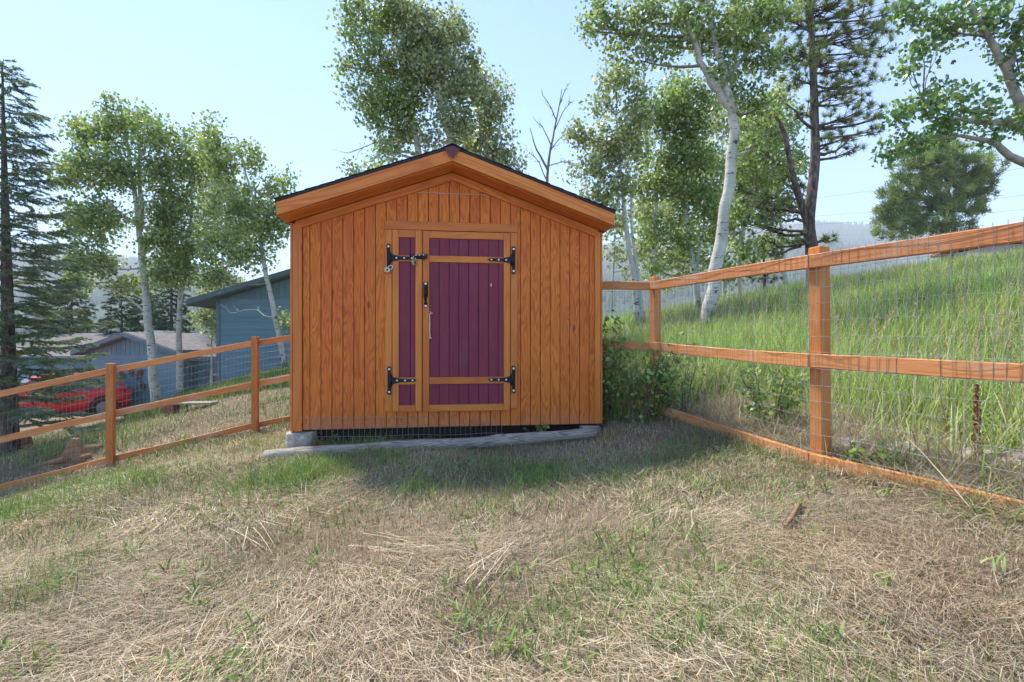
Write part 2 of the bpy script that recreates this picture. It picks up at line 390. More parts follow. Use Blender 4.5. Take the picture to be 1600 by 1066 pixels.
# siding boards, each its own piece; joint every 4 inches as in the photograph
def clip_top(x0, x1):
    P = [(x0, 0), (x1, 0), (x1, soff_z(x1) - .004)]
    if x0 < HX < x1: P.append((HX, soff_z(HX) - .004))
    P.append((x0, soff_z(x0) - .004)); return P
seam = spx(710, 303)[1]
xb = [.14]; step = .1016
while xb[-1] + step < SW - .06: xb.append(xb[-1] + step)
xb = [.012, .075] + xb + [SW - .012]
for i in range(len(xb) - 1):
    x0, x1 = xb[i] + .0033, xb[i + 1] - .0033; d = rnd.uniform(-.001, .001)
    zt = min(soff_z(x0), soff_z(x1))
    if zt > seam + .03:    # the sheet joint across the gable
        MB().box((x0, .0 + d, .0), (x1, .015, seam - .003), 0, .0025).build('siding_board', M['siding'], fw)
        P = [(x0, seam + .003), (x1, seam + .003)] + clip_top(x0, x1)[2:]
        MB().prism(P, 'y', .001 + d, .015).build('siding_board', M['siding'], fw)
    else:
        MB().prism(clip_top(x0, x1), 'y', d, .015).build('siding_board', M['siding'], fw)
MB().box((spx(628, 300)[0], -.002, seam - .0015), (spx(770, 304)[0], .004, seam + .0015)).build('seam_strip', M['cord'], fw)
# side and rear walls
for nm, x0, x1 in (('side_wall', .012, .05), ('side_wall', SW - .05, SW - .012)):
    sw = MB().box((x0, .052, .0), (x1, SD - .05, WH - .02)).build(nm, M['dark'], shed)
    k = .055; bm_ = None
    while k < SD - .05:
        o = x0 - .014 if x0 < 1 else x1 + .002
        if bm_ is None:
            bm_ = MB().box((o, 0, 0), (o + .012, .094, WH - .03), 0, .0025).mesh('siding_board'); bm_.materials.append(M['siding'])
        put('siding_board', bm_, None, sw, loc=(0, k, 0)); k += .1016
MB().prism([(0.0, 0), (SW, 0), (SW, soff_z(SW) - .01), (HX, soff_z(HX) - .01), (0, soff_z(0) - .01)], 'y', SD - .045, SD - .005).build('rear_wall', M['siding'], shed)
# corner trim
MB().box((-.012, -.022, -.012), (.072, -.001, WH), 0, .003).build('corner_trim', M['trim_v'], shed)
MB().box((-.034, -.022, -.012), (-.014, .07, WH), 0, .003).build('corner_trim', M['trim_v'], shed)
MB().box((SW - .045, -.020, .002), (SW + .012, -.001, WH), 0, .003).build('corner_trim', M['trim_v'], shed)
MB().box((SW + .014, -.020, .002), (SW + .034, .07, WH), 0, .003).build('corner_trim', M['trim_v'], shed)
# floor frame
MB().box((.05, .06, -.004), (SW - .05, SD - .06, .016)).build('floor', M['dark'], shed)
for y in (.09, SD * .5, SD - .15): MB().box((.06, y, -.13), (SW - .06, y + .09, -.006)).build('floor_joist', M['dark'], shed)
# frieze boards on the wall under the soffit
OV = .27
def rake(name, side, y0, y1, z_hi, z_lo, m, xin=0.0, xout=xe, ch=True, dz=0.0):
    """board following the roof slope on one side; z_hi, z_lo measured from the roof surface"""
    xs = (xout, HX - xin) if side < 0 else (SW - xout, HX + xin)
    L = math.hypot(HX - xin - xout, SL * (HX - xin - xout))
    p0 = Vector((xs[0], 0, roof_z(xs[0]))); p1 = Vector((xs[1], 0, roof_z(xs[1])))
    X = (p1 - p0).normalized(); Y = Vector((0, 1, 0)); Z = X.cross(Y)
    if Z.z < 0: Y = -Y; Z = X.cross(Y)
    mw = Matrix((X, Y, Z)).transposed().to_4x4(); mw.translation = (p0 + p1) / 2 + Vector((0, (y0 + y1) / 2, 0))
    cs = 1 / math.sqrt(1 + SL * SL)
    a0, a1 = z_lo * cs, z_hi * cs; s_ = SL
    # end cuts are plumb: shear of the box ends
    def prof(x):
        w_ = abs(y1 - y0) / 2; c_ = .003
        return [(x + s_ * zz, yy_, zz) for yy_, zz in ((-w_ + c_, a0), (w_ - c_, a0), (w_, a0 + c_), (w_, a1 - c_), (w_ - c_, a1), (-w_ + c_, a1), (-w_, a1 - c_), (-w_, a0 + c_))]
    # plumb cut: moving down by z along the board's own normal shifts x by tan(slope)
    b = MB(); b.rings([prof(-L / 2), prof(0), prof(L / 2)]); return b.build(name, m, shed, mw=mw)
for sd in (-1, 1):
    rake('rake_fascia', sd, -OV - .02, -OV, -.026, -.026 - .118, M['fascia'], .0, xe)
    rake('soffit_board', sd, -OV + .002, -.024, -RT + .006, -RT - .004 + .001, M['fascia'], .0, xe + .01)
    rake('frieze_board', sd, -.0235, -.0015, -RT - .006, -RT - .086, M['fascia'], .0, .012)
    rake('roof_deck', sd, -OV, SD + .2, -.026, -.046, M['dark'], .0, xe)
    rake('drip_edge', sd, -OV - .026, -OV - .002, -.002, -.026, M['tarpaper'], .0, xe - .012)
    # shingle courses
    n = 12; Lx = HX - xe + .012
    for k in range(n):
        x0 = Lx * k / n; x1 = Lx * (k + 1) / n + .02
        xo = (xe - .018 + x0) if sd < 0 else (SW - xe + .018 - x0); xi = (xe - .012 + x1) if sd < 0 else (SW - xe + .012 - x1)
        if sd < 0: xi = min(xi, HX)
        else: xi = max(xi, HX)
        zo, zi = roof_z(xo), roof_z(xi); y0 = -OV - .03 - rnd.uniform(0, .006)
        t0, t1 = .008, .002
        b = MB(); b.prism([(xo, zo - .0), (xi, zi - .001), (xi, zi + t1), (xo, zo + t0)], 'y', y0, SD + .21); b.build('shingle_course', M['shingle'], shed)
    xo = xe if sd < 0 else SW - xe
    MB().box((xo - .01, -OV + .003, roof_z(xo) - .145), (xo + .01, SD + .19, roof_z(xo) - .03), 0, .003).build('eave_fascia', M['fascia'], shed)
b = MB(); b.prism([(HX - .11, RZ - SL * .11 + .010), (HX, RZ + .010), (HX + .11, RZ - SL * .11 + .010), (HX, RZ + .022)], 'y', -OV - .034, SD + .21); b.build('ridge_cap', M['shingle'], shed)
b = MB(); y = -OV - .036   # folded maroon piece under the ridge
b.add([(HX - .072, y, RZ - .034), (HX, y - .016, RZ - .012), (HX, y - .016, RZ - .135), (HX + .072, y, RZ - .034), (HX, y + .012, RZ - .03)],
      [(0, 2, 1), (1, 2, 3), (0, 1, 4), (1, 3, 4), (0, 4, 2), (4, 3, 2)]); b.build('ridge_end_cap', M['capmaroon'], shed)

# door ------------------------------------------------------------
def Z5(x, y): return 560 + x / 3.23, 330 + y / 3.23
def dpx(x, y, c=-.02): return spx(*Z5(x, y), c)
def rect(x0, x1, y0, y1, c=-.02):
    a_ = dpx((x0), (y0 + y1) / 2, c)[0]; b_ = dpx(x1, (y0 + y1) / 2, c)[0]
    return a_, b_
ztop = dpx(470, 57)[1]; zhead = dpx(470, 100)[1]; zbot = dpx(300, 1010)[1]
xl0 = dpx(135, 500)[0]; xl1 = dpx(169, 500)[0]; xs_ = dpx(323, 500)[0]; xr0 = dpx(768, 500)[0]; xr1 = dpx(802, 500)[0]
MB().box((xl0 - .004, -.021, zhead), (xr1 + .004, -.0015, ztop), 0, .003).build('door_casing', M['trim_h'], shed)
MB().box((xl0, -.019, zbot + .005), (xl1, -.0015, zhead - .002), 0, .003).build('door_casing', M['trim_v'], shed)
MB().box((xr0, -.019, zbot + .012), (xr1, -.0015, zhead - .002), 0, .003).build('door_casing', M['trim_v'], shed)
def leaf(name, label, x0, x1, px0, px1, zb, zt, grooves):
    d = MB().box((x0 + .004, -.010, zb + .02), (x1 - .004, -.0015, zt - .01)).build(name, M['dark'], shed); tag(d, label)
    z = [zb, dpx(500, 976)[1], dpx(500, 872)[1], dpx(500, 838)[1], dpx(500, 260)[1], dpx(500, 228)[1], dpx(500, 140)[1], zt]
    yo = -.030
    MB().box((x0 + .003, yo, z[0]), (px0, -.0105, z[7]), 0, .003).build('stile', M['trim_v'], d)
    MB().box((px1, yo, z[0]), (x1 - .003, -.0105, z[7]), 0, .003).build('stile', M['trim_v'], d)
    for a_, b_ in ((0, 1), (2, 3), (4, 5), (6, 7)):
        MB().box((px0 + .001, yo + .001, z[a_]), (px1 - .001, -.0105, z[b_]), 0, .003).build('rail', M['trim_h'], d)
    gx = [px0 - .002] + grooves + [px1 + .002]
    for k in range(len(gx) - 1):
        MB().box((gx[k] + .0025, -.0155 + rnd.uniform(-.0006, .0006), z[0] + .03), (gx[k + 1] - .0025, -.0102, z[7] - .02), 0, .0022).build('door_board', M['maroon'], d)
    return d
nl = leaf('narrow_door_leaf', 'narrow fixed maroon door leaf in orange frame', xl1 + .002, xs_ - .001, dpx(204, 500)[0], dpx(288, 500)[0], zbot, zhead - .004, [dpx(262, 500)[0]])
wl = leaf('wide_door_leaf', 'wide maroon door leaf with seven grooves in orange frame', xs_ + .002, xr0 - .003, dpx(358, 500)[0], dpx(733, 500)[0], zbot - .006, zhead - .008, [dpx(g, 500)[0] for g in (408, 458, 507, 557, 607, 657, 706)])
def screw(b, x, y, z, r=.0075):
    r *= 1.3
    n = 8; ring = [[(x + math.cos(6.283*i/n)*r*s_, y - h_, z + math.sin(6.283*i/n)*r*s_) for i in range(n)] for s_, h_ in ((1, 0), (.9, .003), (.45, .0048))]
    b.rings(ring, 1, True)
def hinge(par, px, py, side):
    """black T-hinge: upright plate, knuckle, tapered strap, steel screw heads"""
    x, z = dpx(px, py, -.03); y = -.032; b = MB(); hh = .135; s_ = side
    b.box((x - .016, y - .005, z - hh), (x + .016, y + .001, z + hh), 0, .003)
    for k in (-1, 1): b.prism([(x + .022 * math.cos(q * 1.0472), z + k * hh * .86 + .024 * math.sin(q * 1.0472)) for q in range(6)], 'y', y - .0055, y)
    b.tube([(x + s_ * .012, y - .011, z - .06), (x + s_ * .012, y - .011, z + .06)], .0125, 8)
    P = [(x + s_*.012, z - .046), (x + s_*.05, z - .030), (x + s_*.11, z - .017), (x + s_*.235, z - .013), (x + s_*.262, z), (x + s_*.235, z + .013), (x + s_*.11, z + .017), (x + s_*.05, z + .030), (x + s_*.012, z + .046)]
    b.prism(P, 'y', y - .0065, y - .0005)
    for q in (.075, .15, .222):
        b.prism([(x + s_*q + .019 * math.cos(w_ * .785), z + .019 * math.sin(w_ * .785)) for w_ in range(8)], 'y', y - .0075, y - .001)
        screw(b, x + s_ * q, y - .0076, z)
    for k in (-1, 1): screw(b, x, y - .0057, z + k * hh * .82, .009)
    return b.build('hinge', [M['black'], M['screw']], par)
hinge(nl, 152, 236, 1); hinge(nl, 156, 855, 1); hinge(wl, 783, 248, -1); hinge(wl, 783, 850, -1)
# pull handle
x, _ = dpx(340, 420); z1 = dpx(340, 358)[1]; z0 = dpx(340, 487)[1]; b = MB(); y = -.031
b.box((x - .022, y - .006, z1 - .15), (x + .022, y, z1), 0, .004); b.box((x - .016, y - .006, z0), (x + .016, y, z0 + .05), 0, .004)
b.tube([(x, y - .004, z1 - .055), (x, y - .038, z1 - .09), (x, y - .046, z1 - .19), (x, y - .036, z0 + .075), (x, y - .003, z0 + .032)], [.013, .014, .012, .010, .008], 8)
b.prism([(x - .015, z1 - .05), (x + .015, z1 - .05), (x + .017, z1 - .085), (x - .017, z1 - .085)], 'y', y - .02, y - .004)
screw(b, x, y - .006, z1 - .018, .010); screw(b, x, y - .006, z0 + .014, .010); b.build('pull_handle', [M['black'], M['screw']], wl)
# slide bolt between the leaves
xa, zb_ = dpx(300, 232); y = -.031; b = MB()
b.box((xa - .052, y - .006, zb_ - .022), (xa + .052, y, zb_ + .022), 0, .003)
for q in (-.036, .036): b.box((xa + q - .012, y - .024, zb_ - .018), (xa + q + .012, y - .005, zb_ + .018), 0, .004)
xk = dpx(331, 228)[0]
b.tube([(xa - .062, y - .013, zb_), (xk + .015, y - .013, zb_)], .0075, 8); b.box((xk - .014, y - .022, zb_ - .026), (xk + .008, y, zb_ + .030), 0, .003)
b.tube([(xk + .022, y - .014, zb_ - .02), (xk + .03, y - .016, zb_ + .03)], .007, 6); b.box((xa - .075, y - .012, zb_ - .026), (xa - .056, y, zb_ + .02), 0, .003)
for q, w_ in ((-.04, .024), (.045, .024), (.0, .0)): screw(b, xa + q * .4, y - .0065, zb_ + w_ * .6, .006)
screw(b, xk - .003, y - .022, zb_ + .018, .006); b.build('slide_bolt', [M['black'], M['screw']], nl)
# cord hanging out by the door edge
P = [dpx(376, 515), dpx(366, 517), dpx(360, 520), dpx(361, 560), dpx(360, 600), dpx(362, 640), dpx(368, 643)]
b = MB(); b.tube([(p[0], -.034 - .003 * math.sin(k), p[1]) for k, p in enumerate(P)], .0042, 5)
p = P[1]; b.tube([(p[0], -.036, p[1]), (p[0] - .004, -.037, p[1] + .02)], .004, 5); p = P[5]; b.tube([(p[0] - .006, -.036, p[1]), (p[0] + .012, -.037, p[1] + .002)], .007, 5)
b.build('pull_cord', M['cord'], wl)
x, z = dpx(670, 372); MB().box((x - .004, -.0175, z - .016), (x + .004, -.0158, z + .016), 0, .0007).build('paint_chip', M['cord'], wl)
# wire skirt along the foot of the front
b = MB(); x0, x1 = .07, 1.98
for zq, xa_, xb_ in ((.115, -.02, 1.55), (.03, .09, 1.9), (-.065, .2, 2.0)):
    b.tube([(xa_ + (xb_ - xa_) * k / 12, -.040 + .004 * math.sin(k * 1.9), zq + .006 * math.sin(k * 1.3) - .005 * k / 12) for k in range(13)], .0019, 4)
k = 0; x = .20
while x < 1.99:
    b.tube([(x, -.040, -.225 + .04 * x), (x + rnd.uniform(-.004, .004), -.038, .022), (x + rnd.uniform(-.004, .004), -.036, .118 if k % 2 == 0 and x < 1.55 else .03)], .0017, 4); x += .0508; k += 1
b.build('wire_skirt', M['wire'], shed)

# padlocks: hang from the door's iron, so they are things of their own
def sworld(x, y, z): return L0 + ex * x + ey * y + np.array([0, 0, z])
def padlock(px, py, label, tilt, s_=1.0, face=1):
    x, z = dpx(px, py); o = empty('padlock', sworld(x, -.056, z), TH + face, label=label, cat='padlock', group='padlocks on the shed door'); o.rotation_euler = (0, tilt, TH + face)
    b = MB(); r = .026 * s_
    b.rings([[(r * k_ * math.cos(6.283*i/14), yy_, -r*.2 + r * k_ * 1.05 * math.sin(6.283*i/14)) for i in range(14)] for k_, yy_ in ((.8, -.012), (1, -.009), (1, .009), (.8, .012))], 0, True)
    b.build('lock_body', M['brass'], o)
    MB().tube([(-.015*s_, 0, .012*s_), (-.016*s_, 0, .032*s_), (-.009*s_, 0, .048*s_), (.0, 0, .053*s_), (.009*s_, 0, .048*s_), (.016*s_, 0, .032*s_), (.015*s_, 0, .012*s_)], .0045*s_, 7).build('shackle', M['steel'], o)
    b = MB(); b.rings([[(.010 * math.cos(6.283*i/10), yy_, -.007 + .010 * math.sin(6.283*i/10)) for i in range(10)] for yy_ in (-.012, -.0142)], 0, True); b.build('keyhole_plate', M['black'], o)
padlock(282, 260, 'brass round padlock hanging from the slide bolt between the door leaves', .05, 1.15)
padlock(150, 298, 'grey padlock hanging below the upper left door hinge', .9, 1.15, .3)

# concrete piers under the front corners
for u, v0, v1, wpx, lab in ((470, 674, 712, 42, 'tall concrete pier under the left front corner of the shed'), (922, 664, 692, 34, 'low concrete pier under the right front corner of the shed')):
    x, z1 = spx(u, v0, .02); _, z0 = spx(u, v1, .02); hw = wpx / 2 / 158.0
    o = empty('concrete_pier', sworld(x, .07, z0 - .05), TH + rnd.uniform(-.1, .1), label=lab, cat='concrete block', group='piers under the shed')
    n = 14; b = MB(); H = z1 - z0 + .05 - .004; rr = []
    for k, (zz, s_) in enumerate(((0, 1.04), (H * .5, 1.0), (H - .012, .98), (H, .93))):
        rr.append([(hw * s_ * (1 + .05 * math.sin(3 * q + k)) * np.sign(math.cos(6.283*q/n)) * abs(math.cos(6.283*q/n)) ** .6, .14 * s_ * np.sign(math.sin(6.283*q/n)) * abs(math.sin(6.283*q/n)) ** .6, zz) for q in range(n)])
    b.rings(rr, 0, True); b.build('block', M['concrete'], o)
# the grey pole lying along the foot of the front
A = at(414, 722, 4.22); Bp = at(930, 681, 4.66); n = 22; P = []; rad = []
for k in range(n + 1):
    t = k / n; p = A + (Bp - A) * t; p = p + np.array([0, .012 * math.sin(t * 5), .006 * math.sin(t * 7.3)]); P.append(p); rad.append(.072 - .020 * t + .006 * math.sin(t * 19) + rnd.uniform(-.003, .003))
P = [tuple(p + np.array([0, 0, .028])) for p in P]
LOGP = (P[0], P[-1])
o = empty('log', P[0], 0, label='long weathered grey pole lying along the foot of the shed', cat='log')
mx = Vector(np.array(P[-1]) - np.array(P[0])).to_track_quat('X', 'Z').to_matrix().to_4x4(); inv = mx.inverted()
b = MB(); b.tube([inv @ Vector(np.array(p) - np.array(P[0])) for p in P], rad, 14, jit=.045); b.build('pole', M['greywood'], o, mw=mx)

# ------------------------------------------------------------------ fences
WM = {}
def fence(name, label, posts, tops, sep, segs, wire_side, extra=None, post_h=None, seed=0):
    """posts: [(x,y)]; tops: height of the top rail's centre at each post; rails: top, middle, foot"""
    base = (posts[0][0], posts[0][1], tops[0] - 1.3)
    o = empty(name, base, 0, label=label, cat='fence')
    d0 = np.array(posts[1]) - np.array(posts[0])
    for k, (x, y) in enumerate(posts):
        if post_h and post_h[k] is None: continue
        q = posts[min(k + 1, len(posts) - 1)]; p = posts[max(k - 1, 0)]; an = math.atan2(q[1] - p[1], q[0] - p[0])
        nrm = np.array([-math.sin(an), math.cos(an)]) * (-wire_side) * .068
        H = 1.50; zt = tops[k] + .098 + (post_h[k] if post_h else 0)
        me = MB().box((-.0445, -.0445, -H), (.0445, .0445, 0), 0, .005).mesh('post')
        put('post', me, M['post'], o, loc=(x + nrm[0] - base[0], y + nrm[1] - base[1], zt - base[2]), rot=(rnd.uniform(-.012, .012), rnd.uniform(-.012, .012), an + rnd.uniform(-.06, .06)))
    wires = MB()
    for k in segs:
        p, q = np.array(posts[k]), np.array(posts[k + 1]); L = np.linalg.norm(q - p); tdir = (q - p) / L; nrm = np.array([-tdir[1], tdir[0]]) * wire_side
        for j in range(3):
            gap = .003 if j else .002
            za, zb2 = tops[k] - sep * j, tops[k + 1] - sep * j
            if j == 2 and extra: za += extra[k]; zb2 += extra[k + 1]
            e = gap / L; a2 = p + (q - p) * e; b2 = q - (q - p) * e
            plank('rail', (a2[0], a2[1], za), (b2[0], b2[1], zb2), .038, .089, M['rail'], o, base, seed * 50 + k * 5 + j, .009)
        # welded mesh, two by four inches
        def zt_(s_): return tops[k] + (tops[k+1] - tops[k]) * s_ + .035
        def zb_f(s_): 
            zz = tops[k] + (tops[k+1] - tops[k]) * s_ - 2 * sep - .03
            return zz + ((extra[k] + (extra[k+1] - extra[k]) * s_) if extra else 0)
        ns = max(4, int(L / .16)); off = .0225
        def sag(s_, h): return .005 * math.sin(s_ * 17 + h * 9 + k) + .004 * math.sin(s_ * 41 + h * 23)
        nh = int((zt_(0) - zb_f(0)) / .1016) + 1
        for h in range(nh):
            f_ = h / (nh - 1); pts_ = []
            for i in range(ns + 1):
                s_ = i / ns; c_ = p + (q - p) * s_ + nrm * (off + sag(s_, f_)); pts_.append((c_[0], c_[1], zt_(s_) * (1 - f_) + zb_f(s_) * f_ + .004 * math.sin(s_ * 23 + h * 2.1)))
            wires.tube(pts_, .00155, 3, cap=False)
        nv = int(L / .0508)
        for i in range(nv + 1):
            s_ = i / nv; pts_ = []
            for g in range(5):
                f_ = g / 4; c_ = p + (q - p) * s_ + nrm * (off + .002 + sag(s_, f_)) + tdir * .006 * math.sin(f_ * 5 + i * .7); pts_.append((c_[0], c_[1], zt_(s_) * (1 - f_) + zb_f(s_) * f_ + (.02 if g == 0 else 0)))
            wires.tube(pts_, .0014, 3, cap=False)
    wires.build('wire_mesh', M['wire'], o, off=base)
    return o
# right fence: short return from the shed's side wall to the corner, then towards the camera
def zpx(v, D): return CZ + (CV - v) / F * D
P1 = at(1016, 447, 5.20); P2 = at(1267, 409, 3.15); dd = (P2 - P1); P3 = np.array([2.735, 1.20, CZ + .495])
P0 = np.array([.925, 5.36, P1[2] + .02]) 
fence('wire_fence', 'orange rail and wire fence running from the shed up beside the grassy slope', [tuple(P0[:2]), tuple(P1[:2]), tuple(P2[:2]), tuple(P3[:2])],
      [P0[2], P1[2], P2[2], P3[2]], .645, (0, 1, 2), -1, extra=[.0, .0, .0, .0], post_h=[None, .0, .0, .0], seed=1)
Q = [(458, 535, 7.85), (400, 536, 7.5), (177, 578, 6.97), (-75, 628, 6.42)]
QP = [at(*q) for q in Q]; d = QP[1] - QP[2]; QP[0] = QP[1] + d * 1.0; QP[0][2] = QP[1][2] + .33
QP[3] = QP[2] - d * 1.05; QP[3][2] = QP[2][2] - .46
fence('wire_fence', 'orange rail and wire fence stepping downhill left of the shed', [tuple(q[:2]) for q in QP], [q[2] for q in QP], .635, (0, 1, 2), -1, extra=[-.02, 0, -.01, .0], post_h=[0, 0, 0, 0], seed=2)
# ------------------------------------------------------------------ neighbouring houses, car, yard things
M['bluesiding'] = wood('blue_siding', (.155, .255, .305), (.115, .205, .25), 'X', 4.0, 5.0, .5, .6, .2, varied=.12)
M['blueboard'] = wood('blue_upright_board', (.15, .24, .28), (.11, .185, .22), 'Z', 4.0, 5.0, .5, .6, .2, varied=.12)
M['bluetrim'] = plain('blue_grey_trim', (.125, .18, .21), .6, .25)
M['brownroof'] = plain('brown_shingle', (.165, .152, .146), .95, .1, 0, .3, 6, .7, 20)
M['greymetal'] = plain('painted_vent', (.36, .42, .46), .5, .3, .2)
M['glass'] = plain('window_glass', (.05, .07, .06), .08, .6)
M['red'] = plain('chilli_red', (.42, .03, .02), .5, .3)
M['rust'] = plain('rusty_iron', (.20, .075, .045), .85, .2, 0, .35, 20, .3)
M['rock'] = plain('pale_rock', (.46, .44, .41), .95, .1, 0, .3, 5, .7, 25)
M['brickred'] = plain('clay_block', (.26, .12, .085), .9, .1, 0, .3, 12, .4)

def gable_house(name, label, D, u_l, half, wall_h, slope, depth, zbase, eave, bw, yaw, upright_from):
    """gable end towards the camera: left corner at pixel column u_l and depth D, boards of width bw"""
    x0 = (u_l - CU) / F * D; o = empty(name, (x0, D, zbase), yaw, label=label, cat='house')
    W = half * 2
    def top(x): return wall_h + slope * (half - abs(x - half))
    b = MB(); b.prism([(0, 0), (W, 0), (W, top(W)), (half, top(half)), (0, top(0))], 'y', .03, .2); wl_ = b.build('gable_wall', M['bluetrim'], o)
    z = 0.0; bd = None
    while z < upright_from - .01:
        if bd is None:
            bd = MB().prism([(0.0, 0), (.028, 0), (.028, bw - .004), (.012, bw - .004)], 'x', .0, W).mesh('siding_board'); bd.materials.append(M['bluesiding'])
        put('siding_board', bd, None, wl_, loc=(0, .0, z)); z += bw
    x = .01; zt0 = z
    while x < W - .05:
        x1 = min(x + .195, W); ta, tb = top(x) - .02, top(x1) - .02
        if min(ta, tb) > zt0 + .02:
            MB().prism([(x, zt0), (x1 - .008, zt0), (x1 - .008, tb), (x, ta)], 'y', .006, .028).build('gable_board', M['blueboard'], wl_)
        x += .2
    MB().box((-.06, -.02, 0), (.06, .10, top(0)), 0, .004).build('corner_board', M['bluetrim'], o)
    MB().box((.0, .2, 0), (.15, depth, wall_h), 0, .004).build('side_wall', M['bluesiding'], o)
    MB().box((W - .15, .2, 0), (W, depth, wall_h), 0, .004).build('side_wall', M['bluesiding'], o)
    for s_ in (-1, 1):
        xa = -eave if s_ < 0 else W + eave
        za, zb_ = wall_h - slope * eave, wall_h + slope * half
        P = [(xa, za), (half, zb_), (half, zb_ + .16), (xa, za + .16)]
        rf = MB().prism(P, 'y', -.42, depth + .3).build('roof_slope', M['brownroof'], o)
        P = [(xa, za - .02), (half, zb_ - .02), (half, zb_ + .13), (xa, za + .13)]
        MB().prism(P, 'y', -.47, -.422).build('rake_board', M['bluetrim'], rf)
        P = [(xa + s_ * .02, za - .05), (half, zb_ - .05), (half, zb_ - .02), (xa + s_ * .02, za - .02)]
        MB().prism(P, 'y', -.42, depth).build('soffit', M['bluetrim'], rf)
        MB().box((xa - .03, -.46, za - .06), (xa + .03, depth + .3, za + .1), 0, .004).build('eave_board', M['bluetrim'], rf)
    return o
D = 16.0
gable_house('house', 'tall blue house with horizontal lap siding right behind the slender aspens', D, 341, 3.6, 3.62, .30, 9.0, CZ - 2.2, .75, .2, R(1), 3.42)
D = 20.0
hb = gable_house('house', 'low blue house with brown shingle roof behind the red car', D, 138, 1.90, 1.72, .34, 5.0, CZ - 2.9 + .75, .3, .2, R(-3), 1.5)
hp = np.array(hb.location)
# wide wing behind the small gable: roof, wall, porch door, vents
def hbox(lo, hi, name, m, par, ch=.004): return MB().box(lo, hi, 0, ch).build(name, m, par)
wing = hbox((-4.5, 1.2, -1.5), (5.3, 1.35, 1.35), 'wing_wall', M['bluesiding'], hb)
rf = MB().prism([(.75, 1.38), (4.2, 2.45), (4.2, 2.55), (.75, 1.48)], 'x', -5.2, 5.75).build('wing_roof', M['brownroof'], hb)
MB().prism([(7.6, 1.38), (4.2, 2.45), (4.2, 2.55), (7.6, 1.48)], 'x', -5.2, 5.75).build('wing_roof', M['brownroof'], hb)
hbox((-5.2, .70, 1.30), (5.75, .748, 1.50), 'gutter_board', M['bluetrim'], hb)
hbox((.42, 2.3, 1.9), (1.35, 3.1, 2.62), 'cooler_box', M['greymetal'], rf, .02)
vp = MB(); vp.tube([(5.05, 2.0, 1.7), (5.05, 2.0, 2.62)], .12, 12); vp.tube([(5.05, 2.0, 2.62), (5.05, 2.0, 2.70)], .16, 12); vp.build('vent_pipe', M['greymetal'], rf)
hbox((4.2, 1.10, -1.2), (5.2, 1.198, .95), 'porch_frame', M['bluetrim'], hb)
wd = hbox((4.55, 1.06, -.55), (5.05, 1.098, .75), 'window_frame', M['greymetal'], hb); hbox((4.61, 1.045, -.48), (4.99, 1.058, .68), 'pane', M['glass'], wd, 0)
# lower wall of the small gable down to the ground
lw = hbox((.0, .035, -1.2), (3.8, .2, -.004), 'lower_wall', M['bluetrim'], hb)
bd = MB().prism([(0.0, 0), (.028, 0), (.028, .196), (.012, .196)], 'x', .0, 3.8).mesh('siding_board'); bd.materials.append(M['bluesiding'])
for k in range(6): put('siding_board', bd, None, lw, loc=(0, 0, -1.2 + .2 * k))
# string of red chillies
p = np.array([hp[0] + 5.12, hp[1] + .80, hp[2] + .85]); o = empty('chilli_string', p - np.array([0, 0, .9]), 0, label='red chilli string hanging beside the porch window of the low house', cat='decoration')
b = MB()
for k in range(60):
    t = rnd.random(); an = rnd.uniform(0, 6.28); r_ = .05 + .05 * math.sin(t * 3.0)
    s_ = np.array([math.cos(an) * r_ * .4, math.sin(an) * r_ * .4, .9 - .85 * t]); b.tube([s_, s_ + np.array([math.cos(an) * r_, math.sin(an) * r_, -.10])], [.02, .006], 5)
b.build('chilli_bunch', M['red'], o); MB().tube([(0, 0, .88), (0, 0, .96)], .008, 5).build('string', M['cord'], o)
# five rusty leaf ornaments on the low house's wall
labs = ['leftmost rusty leaf ornament high on the low blue house wall', 'rusty leaf ornament second from left high on the blue wall', 'largest rusty leaf ornament high on the right of the five',
        'rusty leaf ornament rightmost and halfway down the blue wall', 'lowest rusty leaf ornament on the blue wall']
for (u, v_), lab in zip(((190, 587), (204, 582), (217, 585), (223, 603), (203, 613)), labs):
    Dq = 19.93 - (u - 138) / F * 20 * math.sin(R(3)); c_ = at(u, v_, Dq); o = empty('wall_ornament', c_, R(-3), label=lab, cat='ornament', group='rusty leaves on the low house')
    o.rotation_euler = (0, rnd.uniform(-.5, .5), R(-3)); s_ = 1.2 if 'largest' in lab else 1.0
    P = [(0, -.26), (.05, -.15), (.13, -.16), (.09, -.04), (.17, .02), (.08, .08), (.10, .2), (.0, .25), (-.07, .19), (-.12, .06), (-.06, .0), (-.15, -.08), (-.05, -.12)]
    MB().prism([(x * s_ * .8, z * s_ * .8) for x, z in P], 'y', -.012, .012).build('leaf_plate', M['rust'], o)
    MB().tube([(0, -.015, -.2 * s_), (.01, -.02, 0), (0, -.015, .2 * s_)], .012, 5).build('leaf_rib', M['rust'], o)

# red car
M['carred'] = plain('red_car_paint', (.60, .015, .022), .22, .6, 0, .05, 3, .0)
M['rim'] = plain('alloy_rim', (.22, .22, .23), .4, .5, .4)
M['tyre'] = plain('tyre_rubber', (.018, .018, .02), .85, .2); M['plastic'] = plain('dark_plastic', (.02, .02, .024), .6, .3); M['lamp'] = plain('lamp_lens', (.7, .7, .7), .15, .6)
M['carglass'] = plain('tinted_car_glass', (.12, .15, .17), .04, .9); M['carglass'].node_tree.nodes  # glossy panes mirror the sky
car_p = at(76, 655, 17.6); car_p[2] = CZ - 2.85
car = empty('parked_car', car_p, R(232), label='red car parked below the spruce in front of the low house', cat='car')
def car_section(zs, hw): return zs, hw
